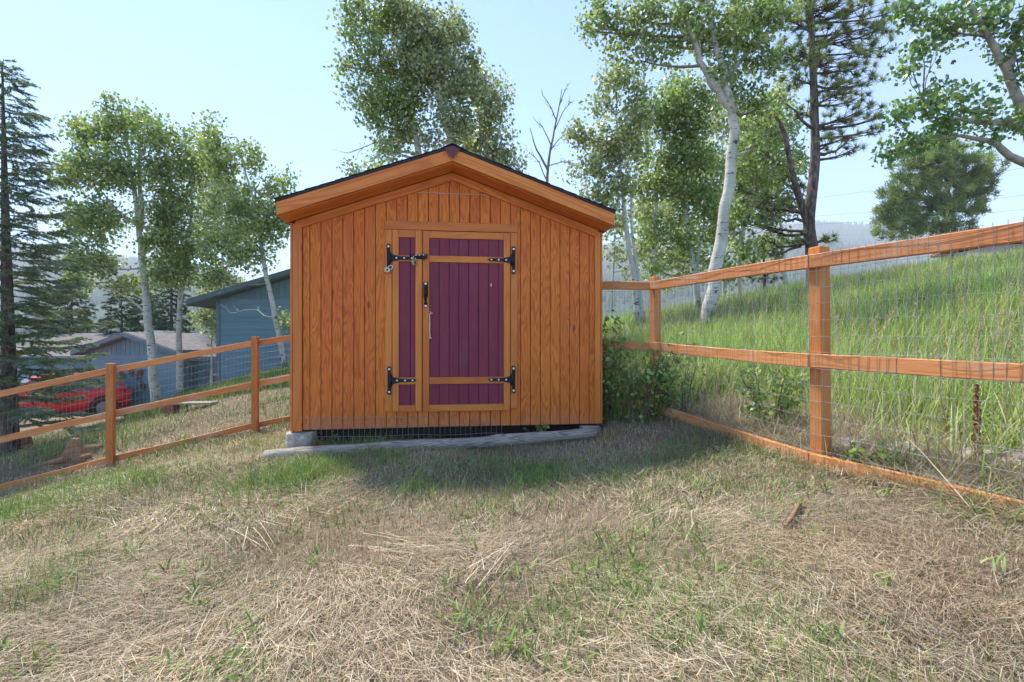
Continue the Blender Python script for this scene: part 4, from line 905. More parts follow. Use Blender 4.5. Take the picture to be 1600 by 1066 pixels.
# conifers -----------------------------------------------------------
def spikes(C, dirs, ln, wd):
    """thin triangles (needles)"""
    n = len(C); side = np.cross(dirs, rand_unit(n)); side /= np.linalg.norm(side, axis=1, keepdims=True) + 1e-9
    V = np.empty((n, 3, 3)); V[:, 0] = C - side * wd[:, None] * .5; V[:, 1] = C + side * wd[:, None] * .5; V[:, 2] = C + dirs * ln[:, None]
    return V.reshape(-1, 3), np.arange(n * 3).reshape(-1, 3)
def spruce(label, base, H, Rb, r0, nb, twig, ntw, nn, nl, nw, cols, z0=.06, droop=.35, name='spruce_tree', lean=(0, 0), group='spruce trees', gap=0.0):
    base = np.array(base, float); o = empty(name, base, 0, label=label, cat='tree', group=group); tb = MB()
    ax = lambda t: np.array([lean[0] * t, lean[1] * t, H * t])
    tb.tube([ax(t) for t in np.linspace(-.03, 1, 12)], [r0 * (1 - .96 * max(0, t)) + .006 for t in np.linspace(-.03, 1, 12)], 9, jit=.04)
    C, Dn, Cc = [], [], []
    for k in range(nb):
        t = z0 + (1 - z0) * (k + rnd.random()) / nb; t = min(t, .995); L = Rb * (1 - t) ** .8 * rnd.uniform(.65, 1.1) + .08; an = k * 2.39996 + rnd.uniform(-.3, .3)
        hd = np.array([math.cos(an), math.sin(an), 0]); p0 = ax(t); el = .25 * t - droop * (1 - t) * rnd.uniform(.6, 1.3); pts = []
        for s_ in np.linspace(0, 1, 6): pts.append(p0 + hd * L * s_ + np.array([0, 0, L * (el * s_ + .22 * s_ * s_)]))
        tb.tube(pts, [max(.004, r0 * .11 * (1 - t * .6) * (1 - .85 * s_)) for s_ in np.linspace(0, 1, 6)], 4)
        nt_ = max(3, int(ntw * L / Rb * 1.3)); sd = np.array([-hd[1], hd[0], 0])
        for q in range(nt_):
            s_ = .12 + .88 * (q + rnd.random()) / nt_; i0 = min(4, int(s_ * 5)); f_ = s_ * 5 - i0; p = pts[i0] * (1 - f_) + pts[i0 + 1] * f_
            tl = twig * (.45 + .75 * (1 - s_)) * rnd.uniform(.6, 1.2); d = hd * .7 + sd * rnd.choice((-1, 1)) * rnd.uniform(.4, 1.1) + np.array([0, 0, rnd.uniform(-.45, .05)]); d /= np.linalg.norm(d)
            tb.tube([p, p + d * tl], [.004, .002], 3, cap=False)
            u_ = rng.uniform(0, 1, nn); C.append(p + d * tl * u_[:, None]); dn = d * .8 + rand_unit(nn) * .75; Dn.append(dn / np.linalg.norm(dn, axis=1, keepdims=True))
            Cc.append(np.repeat((np.array(cols[rnd.randrange(len(cols))]) * rnd.uniform(.75, 1.3))[None], nn, 0))
    tb.build('trunk', M['pinebark'], o); C = np.concatenate(C); Dn = np.concatenate(Dn); Cc = np.concatenate(Cc); n = len(C)
    V, Fc = spikes(C, Dn, nl * rng.uniform(.7, 1.3, n), np.full(n, nw)); put('crown', np_mesh('crown', V, [Fc], np.repeat(Cc, 3, 0)), M['needle'], o); return o
BLUE = [(.145, .215, .135), (.18, .25, .18), (.125, .19, .10), (.22, .285, .215), (.20, .24, .11)]
DARK = [(.05, .09, .05), (.065, .11, .06), (.04, .075, .042), (.08, .125, .065)]
b0 = on_ground(16, 690, 9.0)
spruce('blue green spruce with drooping branches at the left picture edge', (b0[0], b0[1], b0[2] - .05), 7.3, 2.1, .13, 150, .40, 34, 60, .055, .0155, BLUE, .10, .40, lean=(-.15, 0))
for lab, u, D, vt, H, Rb in (('dark spruce behind the low house roof between two aspens', 268, 27, 392, 9.5, 2.5), ('small spruce left of the dark spruce over the brown roof', 190, 25, 452, 7.5, 2.2), ('spruce behind the roof beside the big left spruce', 112, 26, 432, 8, 2.4), ('broad dark spruce partly hidden by the dark spruce', 232, 29, 440, 8.5, 2.3)):
    p = at(u, vt, D); spruce(lab, (p[0], p[1], p[2] - H), H, Rb, .16, 110, .7, 14, 30, .15, .045, DARK, .05, .3)
def pine(label, D, trunks, blobs, r0, ln, wd, per, dens, cols, name='pine_tree', sub=.22, low=(), tuft_r=.0, depth=1.0):
    """long-needled pine: tufts of needles at the ends of the twigs"""
    P0 = [at(u, v_, D) for u, v_ in trunks[0]]; g = gz1(P0[0][0], P0[0][1]); base = np.array([P0[0][0], P0[0][1], min(g, P0[0][2]) - .05])
    o = empty(name, base, 0, label=label, cat='tree', group='long needled pines'); tb = MB(); allp = []
    for ti, tr in enumerate(trunks):
        P = np.array([at(u, v_, D) for u, v_ in tr])
        if ti == 0: P = np.concatenate([[base], P])
        Q = np.concatenate([np.array([P[k] * (1 - t) + P[k + 1] * t for t in (0, .33, .66)]) for k in range(len(P) - 1)] + [P[-1:]])
        Q[1:-1] = .5 * Q[1:-1] + .25 * (Q[:-2] + Q[2:]); ra = r0 if ti == 0 else r0 * .5; n = len(Q)
        tb.tube(list(Q), [max(.015, ra * (1 - .7 * k / (n - 1))) for k in range(n)], 10, jit=.05); allp.append((list(Q), ra))
    C, Dn, Cc = [], [], []
    for u, v_, ru, rv in blobs:
        c0 = at(u, v_, D); a_, c_ = ru / F * D, rv / F * D; b_ = (a_ + c_) / 2 * depth; c0[1] += rng.uniform(-.5, .5) * b_
        (d_, q0, tp), ra = min(((nearest_on(P, c0), ra) for P, ra in allp), key=lambda x: x[0][0]); mid = (q0 + c0) / 2 + np.array([0, 0, -.10 * d_]) + rng.normal(size=3) * .06 * d_
        pth = [(1 - t) ** 2 * q0 + 2 * t * (1 - t) * mid + t * t * c0 for t in np.linspace(0, 1, 7)]; rl = max(.012, ra * .28 * (1 - .5 * tp)); tb.tube(pth, [rl * (1 - .7 * t) for t in np.linspace(0, 1, 7)], 6)
        nc = max(5, int(dens * math.pi * a_ * c_ / (sub * sub))); q = rand_unit(nc) * (rng.uniform(0, 1, nc) ** .42)[:, None]; pc = c0 + q * np.array([a_, b_, c_])
        for p in pc:
            s_ = pth[rnd.randint(1, 6)]; tb.tube([s_, (s_ + p) / 2 + np.array([0, 0, -.05]), p], [rl * .35 + .003, .008, .005], 4)
            ax_ = (p - s_); ax_ = ax_ / (np.linalg.norm(ax_) + 1e-6) * .5 + np.array([0, 0, .35]); dn = rand_unit(per) * .95 + ax_; dn /= np.linalg.norm(dn, axis=1, keepdims=True)
            C.append(p + rng.normal(size=(per, 3)) * tuft_r - dn * ln * .1); Dn.append(dn); Cc.append(np.repeat((np.array(cols[rnd.randrange(len(cols))]) * rnd.uniform(.7, 1.3))[None], per, 0))
    for ua, va, ub, vb in low:
        A_, B_ = at(ua, va, D), at(ub, vb, D + rng.uniform(-1, 1)); d_ = B_ - A_; L_ = np.linalg.norm(d_); pth = [A_ + d_ * t + np.array([0, 0, -.10 * L_ * math.sin(3.1 * t)]) + rng.normal(size=3) * .03 * L_ * (0 < t < 1) for t in np.linspace(0, 1, 7)]; tb.tube(pth, [r0 * .24 * (1 - .8 * t) + .004 for t in np.linspace(0, 1, 7)], 6)
        for q in range(9):
            s_ = pth[rnd.randint(1, 6)]; e_ = s_ + (rand_unit(1)[0] * .6 + d_ / L_ * .6) * L_ * rnd.uniform(.1, .35); tb.tube([s_, (s_ + e_) / 2 + rng.normal(size=3) * .03, e_], [.014, .009, .004], 4)
    tb.build('trunk', M['pinebark'], o, off=base); C = np.concatenate(C) - base; Dn = np.concatenate(Dn); Cc = np.concatenate(Cc); n = len(C)
    V, Fc = spikes(C, Dn, ln * rng.uniform(.6, 1.2, n), np.full(n, wd)); put('crown', np_mesh('crown', V, [Fc], np.repeat(Cc, 3, 0)), M['needle'], o)
PINE = [(.25, .31, .115), (.31, .36, .14), (.19, .25, .10), (.36, .385, .19), (.165, .225, .105)]
pine('tall forked pine with scaly grey trunk behind the fence post', 11, [[(1271, 440), (1268, 385), (1263, 345), (1275, 250), (1272, 150), (1268, 60), (1264, -60)], [(1262, 350), (1238, 275), (1226, 205), (1206, 172)]],
     [(1290,18,50,34),(1340,20,34,24),(1372,42,24,24),(1230,40,34,34),(1300,90,50,30),(1345,100,30,20),(1330,182,34,18),(1368,186,17,9),(1300,150,34,24),(1240,120,26,26),(1290,228,22,14),(1185,350,30,20),(1296,370,13,10),(1176,300,24,18),(1200,250,22,22),(1362,206,12,6),(1218,318,20,14),(1320,130,36,20),(1395,20,16,16),(1325,215,16,10),(1250,80,40,30),(1270,10,50,26),(1350,60,36,24),(1225,90,26,26),(1310,50,50,26),(1345,150,26,14),(1255,175,28,16),(1190,320,36,24),(1230,290,22,20),(1310,190,30,16),(1205,200,24,20),(1240,370,26,14),(1385,70,18,18),(1370,120,18,12),(1210,20,26,26),(1330,235,20,9)], .165, .18, .016, 64, 1.7, PINE,
     low=[(1262, 335, 1175, 290), (1258, 365, 1170, 345), (1264, 370, 1205, 400), (1266, 345, 1200, 330), (1270, 380, 1195, 375), (1272, 240, 1345, 205), (1274, 200, 1225, 160)])
pine('dense rounded pine standing on the crest at right', 34, [[(1492, 410), (1490, 370), (1484, 320), (1475, 260)]], [(1468,232,44,24),(1430,268,46,32),(1496,272,52,32),(1398,308,28,30),(1450,322,56,34),(1522,303,36,24),(1404,352,42,22),(1470,360,48,18),(1542,272,20,18),(1535,325,20,10),(1385,330,18,22)], .30, .36, .055, 50, 3.6, [(.25, .33, .11), (.31, .38, .15), (.195, .265, .095), (.14, .20, .08)], sub=.55, tuft_r=.12)
pine('small dark pine low behind the big aspen', 16, [[(1195, 470), (1194, 420), (1192, 380)]], [(1190,390,24,16),(1215,410,20,14),(1170,412,20,14),(1200,432,30,12)], .08, .18, .02, 60, 1.6, DARK)
# ------------------------------------------------------------------ shrubs and weeds at the fence
def shrub(label, base, stems, spread, height, nleaf, size, cols, name='shrub', group='shrubs by the fence', cat='shrub', lean=(0, 0)):
    base = np.array(base, float); o = empty(name, base, 0, label=label, cat=cat, group=group); tb = MB(); Cn = []
    for k in range(stems):
        an = rnd.uniform(0, 6.28); r_ = spread * math.sqrt(rnd.random()); h = height * rnd.uniform(.55, 1.05); tip = np.array([math.cos(an) * r_ + lean[0], math.sin(an) * r_ + lean[1], h])
        s0 = np.array([math.cos(an) * r_ * .25, math.sin(an) * r_ * .25, -.03]); md = (s0 + tip) / 2 + np.array([0, 0, .12 * height]); pth = [(1 - t) ** 2 * s0 + 2 * t * (1 - t) * md + t * t * tip for t in np.linspace(0, 1, 6)]
        tb.tube(pth, [.006 * (1 - .7 * t) + .001 for t in np.linspace(0, 1, 6)], 4, cap=False)
        for q in range(9):
            i = rnd.randint(1, 5); e_ = pth[i] + rand_unit(1)[0] * height * .16; tb.tube([pth[i], e_], [.003, .0015], 3, cap=False); Cn.append(e_)
    tb.build('stems' if False else 'stem', plain_stem, o); Cn = np.array(Cn); per = max(3, nleaf // len(Cn)); V, Fc, Cc = leaves(Cn, np.full(len(Cn), height * .13), per, size, cols)
    put('foliage', np_mesh('foliage', V, [Fc], Cc), M['leaf'], o); return o
M['drystem'] = plain('dry_stem', (.50, .42, .28), .8, .1)
plain_stem = plain('woody_stem', (.16, .13, .07), .8, .1)
GRN = [(.15, .26, .065), (.19, .31, .085), (.12, .21, .06), (.24, .34, .13)]
YGR = [(.19, .28, .08), (.24, .33, .105), (.14, .235, .06), (.30, .37, .15)]
shrub('dark green leafy shrub against the shed right corner', on_ground(955, 670, 5.25), 14, .17, .98, 700, .042, GRN)
shrub('pale topped leafy shrub in front of the fence corner post', on_ground(1008, 660, 5.0), 15, .38, .78, 760, .040, YGR, lean=(.02, -.05))
shrub('green shrub on the foot rail right of the fence corner', on_ground(1062, 655, 4.85), 13, .38, .62, 620, .038, YGR)
shrub('low green shrub through the fence near the middle post', on_ground(1205, 668, 4.1), 12, .28, .42, 650, .038, YGR)
shrub('small leafy weed behind the fence near the white rock', on_ground(1335, 765, 2.95), 7, .10, .20, 170, .028, YGR, name='weed', cat='weed', group='weeds by the fence')
shrub('small leafy weed near the log end at right', on_ground(1398, 765, 2.8), 7, .10, .17, 150, .026, YGR, name='weed', cat='weed', group='weeds by the fence')
shrub('leafy weed poking out under the shed floor', sworld(2.33, -.02, -.20), 6, .09, .20, 260, .03, GRN, name='weed', cat='weed', group='weeds by the shed')
shrub('leafy weed beside the tall concrete pier', sworld(.30, -.02, -.24), 8, .12, .20, 300, .028, [(.14, .18, .05), (.24, .14, .06), (.16, .10, .06)], name='weed', cat='weed', group='weeds by the shed')

# ------------------------------------------------------------------ grass, straw (stuff)
def blades(B, az, th0, bend, L, wd, segs):
    """B base points; az heading; th0 lean from upright; bend added along the blade"""
    n = len(B); hd = np.stack([np.cos(az), np.sin(az), np.zeros(n)], 1); tw = rng.uniform(-.9, .9, n)
    sd = np.stack([-np.sin(az + tw), np.cos(az + tw), np.zeros(n)], 1); P = B.copy(); cols_ = []; V = np.empty((n, segs * 2 + 1, 3))
    for k in range(segs):
        t = k / segs; w_ = (wd * (1 - .55 * t))[:, None] * .5; V[:, 2 * k] = P - sd * w_; V[:, 2 * k + 1] = P + sd * w_
        th = th0 + bend * (t + .5 / segs); P = P + (hd * np.sin(th)[:, None] + np.array([0, 0, 1.0]) * np.cos(th)[:, None]) * (L / segs)[:, None]
    V[:, -1] = P; m_ = segs * 2 + 1; b = np.arange(n)[:, None] * m_
    q = np.concatenate([b + np.array([[2*k, 2*k+1, 2*k+3, 2*k+2]]) for k in range(segs - 1)]) if segs > 1 else np.zeros((0, 4), int)
    t_ = b + np.array([[2*segs-2, 2*segs-1, 2*segs]])
    return V.reshape(-1, 3), q, t_, m_
class Heap:
    def __init__(s): s.V = []; s.q = []; s.t = []; s.c = []; s.n = 0
    def add(s, r, c):
        V, q, t, m_ = r; s.V.append(V); s.q.append(q + s.n); s.t.append(t + s.n); s.c.append(np.repeat(c, m_, 0)); s.n += len(V)
    def build(s, name, label, cat, m):
        return tag(put(name, np_mesh(name, np.concatenate(s.V), [np.concatenate(s.q), np.concatenate(s.t)], np.concatenate(s.c)), m), label, cat, kind='stuff')
def in_shed(x, y, mrg=.0):
    lx = (x - L0[0]) * ex[0] + (y - L0[1]) * ex[1]; ly = (x - L0[0]) * ey[0] + (y - L0[1]) * ey[1]
    return (lx > -mrg) & (lx < SW + mrg) & (ly > .1 - mrg) & (ly < SD + mrg)
fdir = (P2 - P1)[:2] / np.linalg.norm((P2 - P1)[:2])
def right_of_fence(x, y):     # distance to the right of the right-hand fence line (and its return)
    d = (x - P1[0]) * (-fdir[1]) + (y - P1[1]) * fdir[0]
    return np.where(y > P1[1], np.minimum(np.where(x > .95, y - P1[1], -1), 3) * (x > .95) , d)
def scatter(n, y0, y1, pw=1.0, wide=1.22, side=.6, xlo=None):
    y = y0 + (y1 - y0) * rng.uniform(0, 1, n) ** pw; x = rng.uniform(-1, 1, n) * (wide * y + side); return x, y
def pick(cols, p, n): return np.array(cols)[rng.choice(len(cols), n, p=np.array(p) / sum(p))] * rng.uniform(.72, 1.28, (n, 1))
GREENS = [(.20, .295, .075), (.165, .255, .065), (.26, .33, .12), (.13, .205, .055), (.29, .33, .16)]
STRAW = [(.49, .415, .30), (.42, .335, .235), (.345, .28, .205), (.56, .485, .37), (.41, .26, .145), (.23, .185, .135), (.46, .34, .21)]
def spot(x, y, cx, cy, r): return np.exp(-(((x - cx) ** 2 + (y - cy) ** 2) / (r * r)))
def green_f(x, y):
    """how green the sward is"""
    g = .34 + .34 * np.clip(wob(x, y, 2.2, 21) * 2.0, -.35, 1) + .16 * np.clip(wob(x, y, 6.0, 22) * 2, -.5, 1)
    g += .4 * spot(x, y, -1.75, 3.75, .45) + .22 * spot(x, y, -3.2, 3.6, .9) + .08 * spot(x, y, .3, 4.0, .9) + .25 * spot(x, y, .5, 1.9, .6) + .1 * spot(x, y, -.7, 3.9, .5)
    g -= .30 * spot(x, y, .6, 4.2, .8) + .25 * spot(x, y, 1.9, 2.1, .9) + .2 * spot(x, y, -.5, 2.3, .8)  # first spot: green cut where the shed's shadow falls
    fr = (x - L0[0]) * ey[0] + (y - L0[1]) * ey[1]; g -= .42 * np.exp(-((fr + .55) / .5) ** 2) * np.clip((x + 1.7) / .6, 0, 1)     # greens taken out along the shed front, softening its shadow and baring the pole
    return np.clip(g, .01, .95)
heap = Heap()
def lawn(n, y0, y1, pw, kind, ln, wd, segs, wide=1.22):
    x, y = scatter(n, y0, y1, pw, wide); k = ~in_shed(x, y) & (right_of_fence(x, y) < .35) ; x, y = x[k], y[k]; n = len(x); z = gz(x, y); gf = green_f(x, y); B = np.stack([x, y, z], 1)
    az = rng.uniform(0, 6.283, n); sw = wob(x, y, 1.4, 31) * 5.0      # mown straw lies in swathes
    if kind == 'straw':
        cl_ = np.clip(.55 + wob(x, y, 5.0, 41) * 1.3 + wob(x, y, 2.0, 42), 0, 1); k = rng.uniform(0, 1, n) < .25 + .75 * cl_; B, az, sw, gf, cl_ = B[k], az[k], sw[k], gf[k], cl_[k]; n = len(B)
        az = np.where(rng.uniform(0, 1, n) < .55, sw + rng.normal(0, .5, n), az); B[:, 2] += rng.uniform(0, 1, n) ** 2 * (.012 + .045 * cl_)
        th = R(90) - rng.normal(.06, .16, n); bend = rng.normal(.05, .22, n); L = ln * rng.uniform(.35, 1.35, n); c = pick(STRAW, [5, 5, 4, 3, 1.2, 2.5, 1.5], n)
    elif kind == 'stub':
        B[:, 2] -= .005; th = np.abs(rng.normal(.2, .3, n)); bend = rng.normal(.25, .4, n); L = ln * rng.uniform(.4, 1.3, n); c = pick(STRAW, [3, 4, 3, 2, 2.6, 2, 3.2], n)
        gk = rng.uniform(0, 1, n) < gf * 1.3; c[gk] = pick(GREENS, [3, 2, 3, 1.5, 2], int(gk.sum()))
    else:
        k = rng.uniform(0, 1, n) < gf ** 1.3 * 1.2; B, az, gf = B[k], az[k], gf[k]; n = len(B); B[:, 2] -= .005
        th = np.abs(rng.normal(.25, .25, n)); bend = rng.normal(.6, .45, n); L = ln * rng.uniform(.4, 1.3, n) * (.55 + .8 * gf); c = pick(GREENS, [4, 3, 2, 2, 1.2], n)
    pz = wob(B[:, 0], B[:, 1], 3.3, 61) * 1.6 + wob(B[:, 0], B[:, 1], 9.0, 62) * .8      # patches of older, greyer and of rustier thatch
    c = c * (1 + .22 * np.clip(pz, -1, 1))[:, None]; ru = np.clip(wob(B[:, 0], B[:, 1], 4.1, 63) * 2.6 - .5, 0, 1)[:, None] * .22 * (kind != 'green'); c = c * (1 - ru) + ru * np.array([.46, .29, .17])
    heap.add(blades(B, az, th, bend, L, wd * rng.uniform(.7, 1.3, n), segs), c)
lawn(100000, 1.05, 2.6, .9, 'straw', .11, .0022, 2); lawn(56000, 1.05, 2.6, .9, 'stub', .05, .0030, 2); lawn(40000, 1.05, 2.6, .9, 'green', .095, .0036, 2)
lawn(130000, 2.6, 5.6, .8, 'straw', .12, .0037, 1); lawn(62000, 2.6, 5.6, .8, 'stub', .06, .005, 2); lawn(52000, 2.6, 5.6, .8, 'green', .11, .0050, 2)
lawn(70000, 5.6, 13.5, .8, 'straw', .19, .010, 1); lawn(80000, 5.6, 13.5, .8, 'stub', .085, .012, 1); lawn(60000, 5.6, 13.5, .8, 'green', .16, .013, 2)
# bundles of long straw dragged across the foreground
for k in range(9):
    x0 = rnd.uniform(-2.4, 2.2); y0 = rnd.uniform(1.3, 3.6); n = rnd.randint(8, 30); an = rnd.uniform(0, 6.28) if k % 3 else rnd.uniform(2.3, 3.0)
    x = x0 + rng.normal(0, .07, n); y = y0 + rng.normal(0, .07, n); kk = right_of_fence(x, y) < 0; x, y = x[kk], y[kk]; n = len(x)
    if n: heap.add(blades(np.stack([x, y, gz(x, y) + rng.uniform(.015, .06, n)], 1), an + rng.normal(0, .25, n), R(90) - rng.normal(.03, .07, n), rng.normal(.04, .12, n), rng.uniform(.2, .5, n), rng.uniform(.0025, .004, n), 3), pick(STRAW, [6, 4, 2, 5, .5, 1, 1], n))
# tussocks
for (u, v_, D, n, h) in ((470, 775, 3.55, 300, .18), (445, 765, 3.75, 220, .15), (520, 760, 3.8, 160, .12), (395, 790, 3.5, 260, .12), (740, 800, 2.9, 120, .10), (650, 770, 3.3, 160, .12), (960, 760, 3.3, 140, .11), (870, 740, 3.7, 90, .09), (790, 985, 1.75, 90, .10), (1100, 1000, 1.70, 90, .10), (1010, 985, 1.8, 80, .11), (60, 830, 3.4, 300, .14), (220, 790, 3.7, 300, .14), (960, 705, 4.55, 110, .12), (500, 742, 4.05, 160, .07), (600, 742, 4.0, 160, .07), (1560, 820, 2.2, 120, .14), (840, 760, 3.4, 200, .10), (700, 745, 3.9, 90, .08)):
    p = at(u, v_, D); x = p[0] + rng.normal(0, .13, n); y = p[1] + rng.normal(0, .13, n); heap.add(blades(np.stack([x, y, gz(x, y) - .01], 1), rng.uniform(0, 6.28, n), np.abs(rng.normal(.25, .2, n)), rng.normal(.8, .4, n), h * rng.uniform(.5, 1.4, n), rng.uniform(.004, .0065, n), 3), pick(GREENS, [5, 3, 2, 2, 1], n))
# straw lodged against the pole and the piers
n = 2600; t = rng.uniform(-.02, 1.05, n); pa = np.array(LOGP[0]); pb = np.array(LOGP[1]); x = pa[0] + (pb[0] - pa[0]) * t; y = pa[1] + (pb[1] - pa[1]) * t - .07 - np.abs(rng.normal(0, .05, n)); c_ = pick(STRAW, [4, 4, 3, 3, 1, 2, 2], n); gk = rng.uniform(0, 1, n) < .4; c_[gk] = pick(GREENS, [4, 3, 2, 2, 1], int(gk.sum()))
heap.add(blades(np.stack([x, y, gz(x, y) - .01], 1), rng.uniform(0, 6.28, n), np.abs(rng.normal(.35, .4, n)), rng.normal(.5, .5, n), .06 * rng.uniform(.3, 1.5, n), rng.uniform(.003, .005, n), 2), c_)
# broad-leaved weeds among the straw
for k in range(70):
    yy0 = rnd.uniform(1.4, 3.6); xx0 = rnd.uniform(-1.1, 1.0) * yy0
    if k < 8: xx0, yy0 = [(-.02, 1.62), (.18, 1.5), (.62, 1.62), (1.0, 1.55), (-1.6, 1.6), (.5, 1.95), (1.35, 2.2), (-.9, 1.55)][k]
    n = rnd.randint(7, 20)
    x = xx0 + rng.normal(0, .035, n); y = yy0 + rng.normal(0, .035, n); kk = right_of_fence(x, y) < -.02; x, y = x[kk], y[kk]; n = len(x)
    if n: heap.add(blades(np.stack([x, y, gz(x, y) + rng.uniform(.0, .05, n)], 1), rng.uniform(0, 6.28, n), rng.uniform(.3, 1.1, n), rng.normal(.4, .3, n), rng.uniform(.03, .075, n), rng.uniform(.007, .013, n), 3), pick(GREENS, [5, 4, 2, 3, 1], n))
# green and dry blades growing through the foot rail
for s_ in (-1, 1):
    n = 1500; t = rng.uniform(0, 2, n); pa = np.where(t < 1, 0, 1)[:, None]; Pa = np.where(pa == 0, P1[None, :2], P2[None, :2]); Pb = np.where(pa == 0, P2[None, :2], P3[None, :2]); pp = Pa + (Pb - Pa) * (t % 1)[:, None]
    x = pp[:, 0] + s_ * .05 + rng.normal(0, .03, n); y = pp[:, 1] + rng.normal(0, .03, n); c_ = pick(STRAW, [4, 4, 3, 3, 1, 2, 2], n); gk = rng.uniform(0, 1, n) < .35; c_[gk] = pick(GREENS, [4, 3, 2, 2, 1], int(gk.sum()))
    heap.add(blades(np.stack([x, y, gz(x, y) - .01], 1), rng.uniform(0, 6.28, n), np.abs(rng.normal(.3, .35, n)), rng.normal(.5, .4, n), .10 * rng.uniform(.4, 1.6, n), rng.uniform(.003, .005, n), 2), c_)
heap.build('dry_lawn_grass', 'mown dry straw and patchy green grass covering the yard', 'grass', M['straw'])
# green meadow behind the right fence
heap = Heap()
def meadow(n, y0, y1, L, wd, segs, x0=.6):
    y = y0 + (y1 - y0) * rng.uniform(0, 1, n) ** .9; xl = np.where(y > P1[1], .95, P1[0] + (y - P1[1]) * fdir[0] / fdir[1]) + .06; xr = 1.28 * y + 1.5; x = xl + (xr - xl) * rng.uniform(0, 1, n)
    z = gz(x, y); d = np.where(y > P1[1], 2.0, right_of_fence(x, y)); near = np.clip((d - .14) / 1.0, .0, 1); k = rng.uniform(0, 1, n) < .07 + .93 * near ** 2.0; k &= ~in_shed(x, y, .05); x, y, z, near = x[k], y[k], z[k], near[k]; n = len(x)
    pt = np.clip(wob(x, y, .9, 51) * 1.6 + wob(x, y, 3, 52) * .8, -1, 1); dry = rng.uniform(0, 1, n) < np.clip(.16 - .12 * pt + .5 * (1 - near), .02, .8)
    c = pick([(.25, .37, .075), (.32, .43, .12), (.195, .31, .065), (.41, .47, .23)], [4, 3, 2, 4], n) * (1 + .22 * pt)[:, None]; c[dry] = pick(STRAW, [4, 4, 3, 3, 2, 2, 1], int(dry.sum()))
    heap.add(blades(np.stack([x, y, z - .02], 1), rng.normal(.3, 1.6, n), np.abs(rng.normal(.12, .14, n)), rng.normal(.75, .5, n), L * rng.uniform(.5, 1.15, n) * (.45 + .55 * near) * (1 + .15 * pt), wd * rng.uniform(.7, 1.4, n), segs), c)
meadow(30000, 1.5, 5.5, .55, .0075, 4); meadow(52000, 5.0, 9.5, .62, .011, 3); meadow(60000, 9, 17, .66, .017, 3); meadow(20000, 17, 40, .7, .05, 2)
# dry straw at the meadow's foot
n = 15000; y = rng.uniform(1.2, 5.0, n); d = rng.uniform(.0, .9, n); x = P1[0] + (y - P1[1]) * fdir[0] / fdir[1] + d + .03
heap.add(blades(np.stack([x, y, gz(x, y) + rng.uniform(0, .05, n)], 1), rng.uniform(0, 6.28, n), R(90) - rng.normal(.25, .3, n), rng.normal(.1, .3, n), .28 * rng.uniform(.4, 1.4, n), np.full(n, .0045), 2), pick(STRAW, [5, 5, 4, 4, 1, 2, 1], n))
# seed heads on tall stalks
n = 340; y = rng.uniform(3.0, 10, n); x = 2.0 + (1.2 * y - 1.6) * rng.uniform(.15, 1, n); B = np.stack([x, y, gz(x, y)], 1); az = rng.normal(.2, .6, n); L = rng.uniform(.7, 1.0, n); th = np.abs(rng.normal(.08, .06, n))
heap.add(blades(B, az, th, np.full(n, .25), L, np.full(n, .006), 3), pick(STRAW, [4, 4, 1, 3, 1, 1, 2], n))
tip = B + np.stack([np.cos(az) * np.sin(th + .12), np.sin(az) * np.sin(th + .12), np.cos(th + .12)], 1) * (L * .82)[:, None]
k = np.repeat(np.arange(n), 22); q = rng.uniform(0, 1, len(k)); pb = tip[k] + (tip - B)[k] / L[k][:, None] * (q * .17)[:, None]
heap.add(blades(pb, rng.uniform(0, 6.28, len(k)), rng.uniform(.3, 1.1, len(k)), rng.normal(.4, .3, len(k)), .05 * (1.1 - q * .7), np.full(len(k), .006), 1), pick([(.42, .33, .20), (.46, .36, .25), (.34, .24, .15)], [2, 2, 1], len(k)))
heap.build('meadow_grass', 'tall green grass on the slope behind the right fence', 'grass', M['grass'])
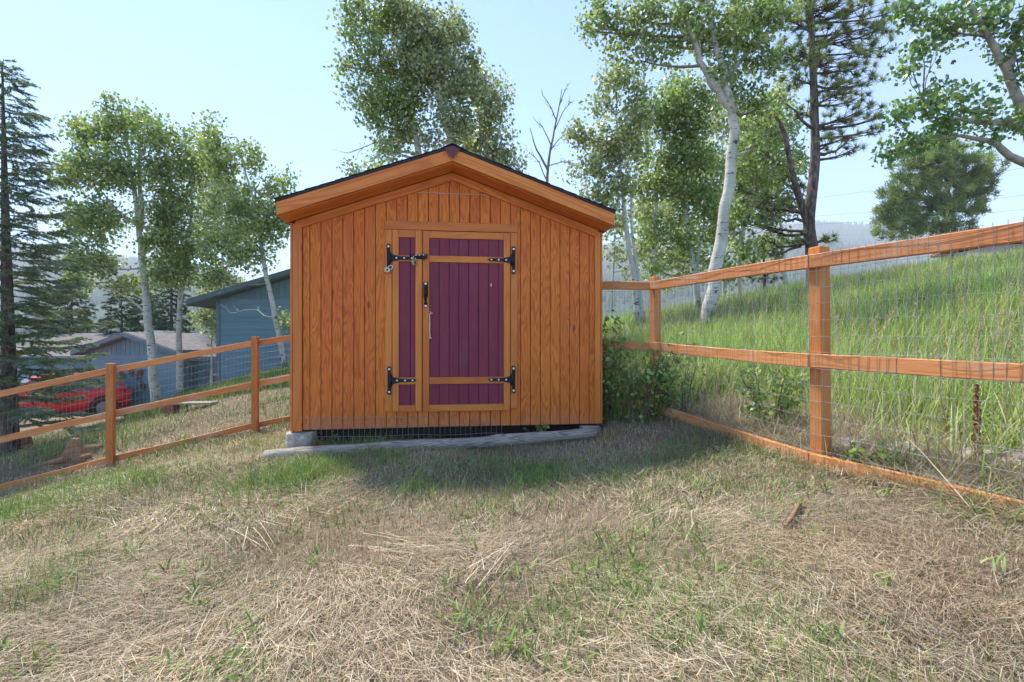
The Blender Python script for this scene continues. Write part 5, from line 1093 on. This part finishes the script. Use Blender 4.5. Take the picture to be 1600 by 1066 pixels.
# a few dry stalks standing against the right fence
p = on_ground(1527, 700, 2.75); o = empty('dock_stalk', p, 0, label='rust brown dried weed stalk behind the right fence', cat='weed'); b = MB(); b.tube([(0, 0, -.02), (.01, 0, .25), (.0, .01, .5)], [.006, .005, .003], 5); b.build('stem', M['rust'], o)
n = 260; q = rng.uniform(.18, 1, n); an = rng.uniform(0, 6.28, n); C = np.stack([np.cos(an) * .022 * (1.25 - q), np.sin(an) * .022 * (1.25 - q), .5 * q], 1); V, Fc = quads(C, rand_unit(n) * .010, rand_unit(n) * .008); put('seed_head', np_mesh('seed_head', V, [Fc], np.repeat(pick([(.24, .09, .04), (.30, .13, .06)], [1, 1], n), 4, 0)), M['straw'], o)
p = at(1545, 815, 2.12); p[2] = gz1(p[0], p[1]); o = empty('straw_stalk', p, 0, label='long pale straw leaning against the foot rail at right', cat='stalk'); tp = at(1414, 680, 2.72) - p; b = MB(); b.tube([(0, 0, 0), tuple(tp * .35 + np.array([0, 0, .01])), tuple(tp * .7 + np.array([0, 0, .012])), tuple(tp)], [.0026, .0024, .002, .0014], 5); b.build('stem', M['drystem'], o)
# grass growing at the far side by the blue houses
heap = Heap(); n = 16000; y = rng.uniform(10.5, 15.5, n); x = -rng.uniform(.30, .80, n) * y; z = gz(x, y); heap.add(blades(np.stack([x, y, z], 1), rng.uniform(0, 6.28, n), np.abs(rng.normal(.15, .15, n)), rng.normal(.5, .4, n), .34 * rng.uniform(.4, 1.2, n), np.full(n, .02), 2), pick(GREENS + [(.4, .34, .2)], [4, 3, 4, 2, 2, 2], n)); heap.build('back_grass', 'longer green grass below the blue houses at left', 'grass', M['grass'])

# ------------------------------------------------------------------ haze: the air between here and the mountains
bb = np.array([v_.co for n_ in ('ground', 'mountain', 'far_forest') for v_ in bpy.data.objects[n_].data.vertices]); lo_, hi_ = bb.min(0), bb.max(0)
hz = MB().box((lo_[0] - 20, lo_[1] - 20, lo_[2] - 1.5), (hi_[0] + 20, hi_[1] + 20, hi_[2] + 8)).mesh('haze'); m, nt, out = new_mat('haze_air')
vol = nd(nt, 'ShaderNodeVolumePrincipled', {'Color': (.86, .92, 1.0, 1), 'Density': HAZE, 'Anisotropy': 0.0}); nt.links.new(vol.outputs[0], out.inputs['Volume'])
tag(put('haze', hz, m), 'thin pale summer haze in the air', 'haze', kind='stuff')
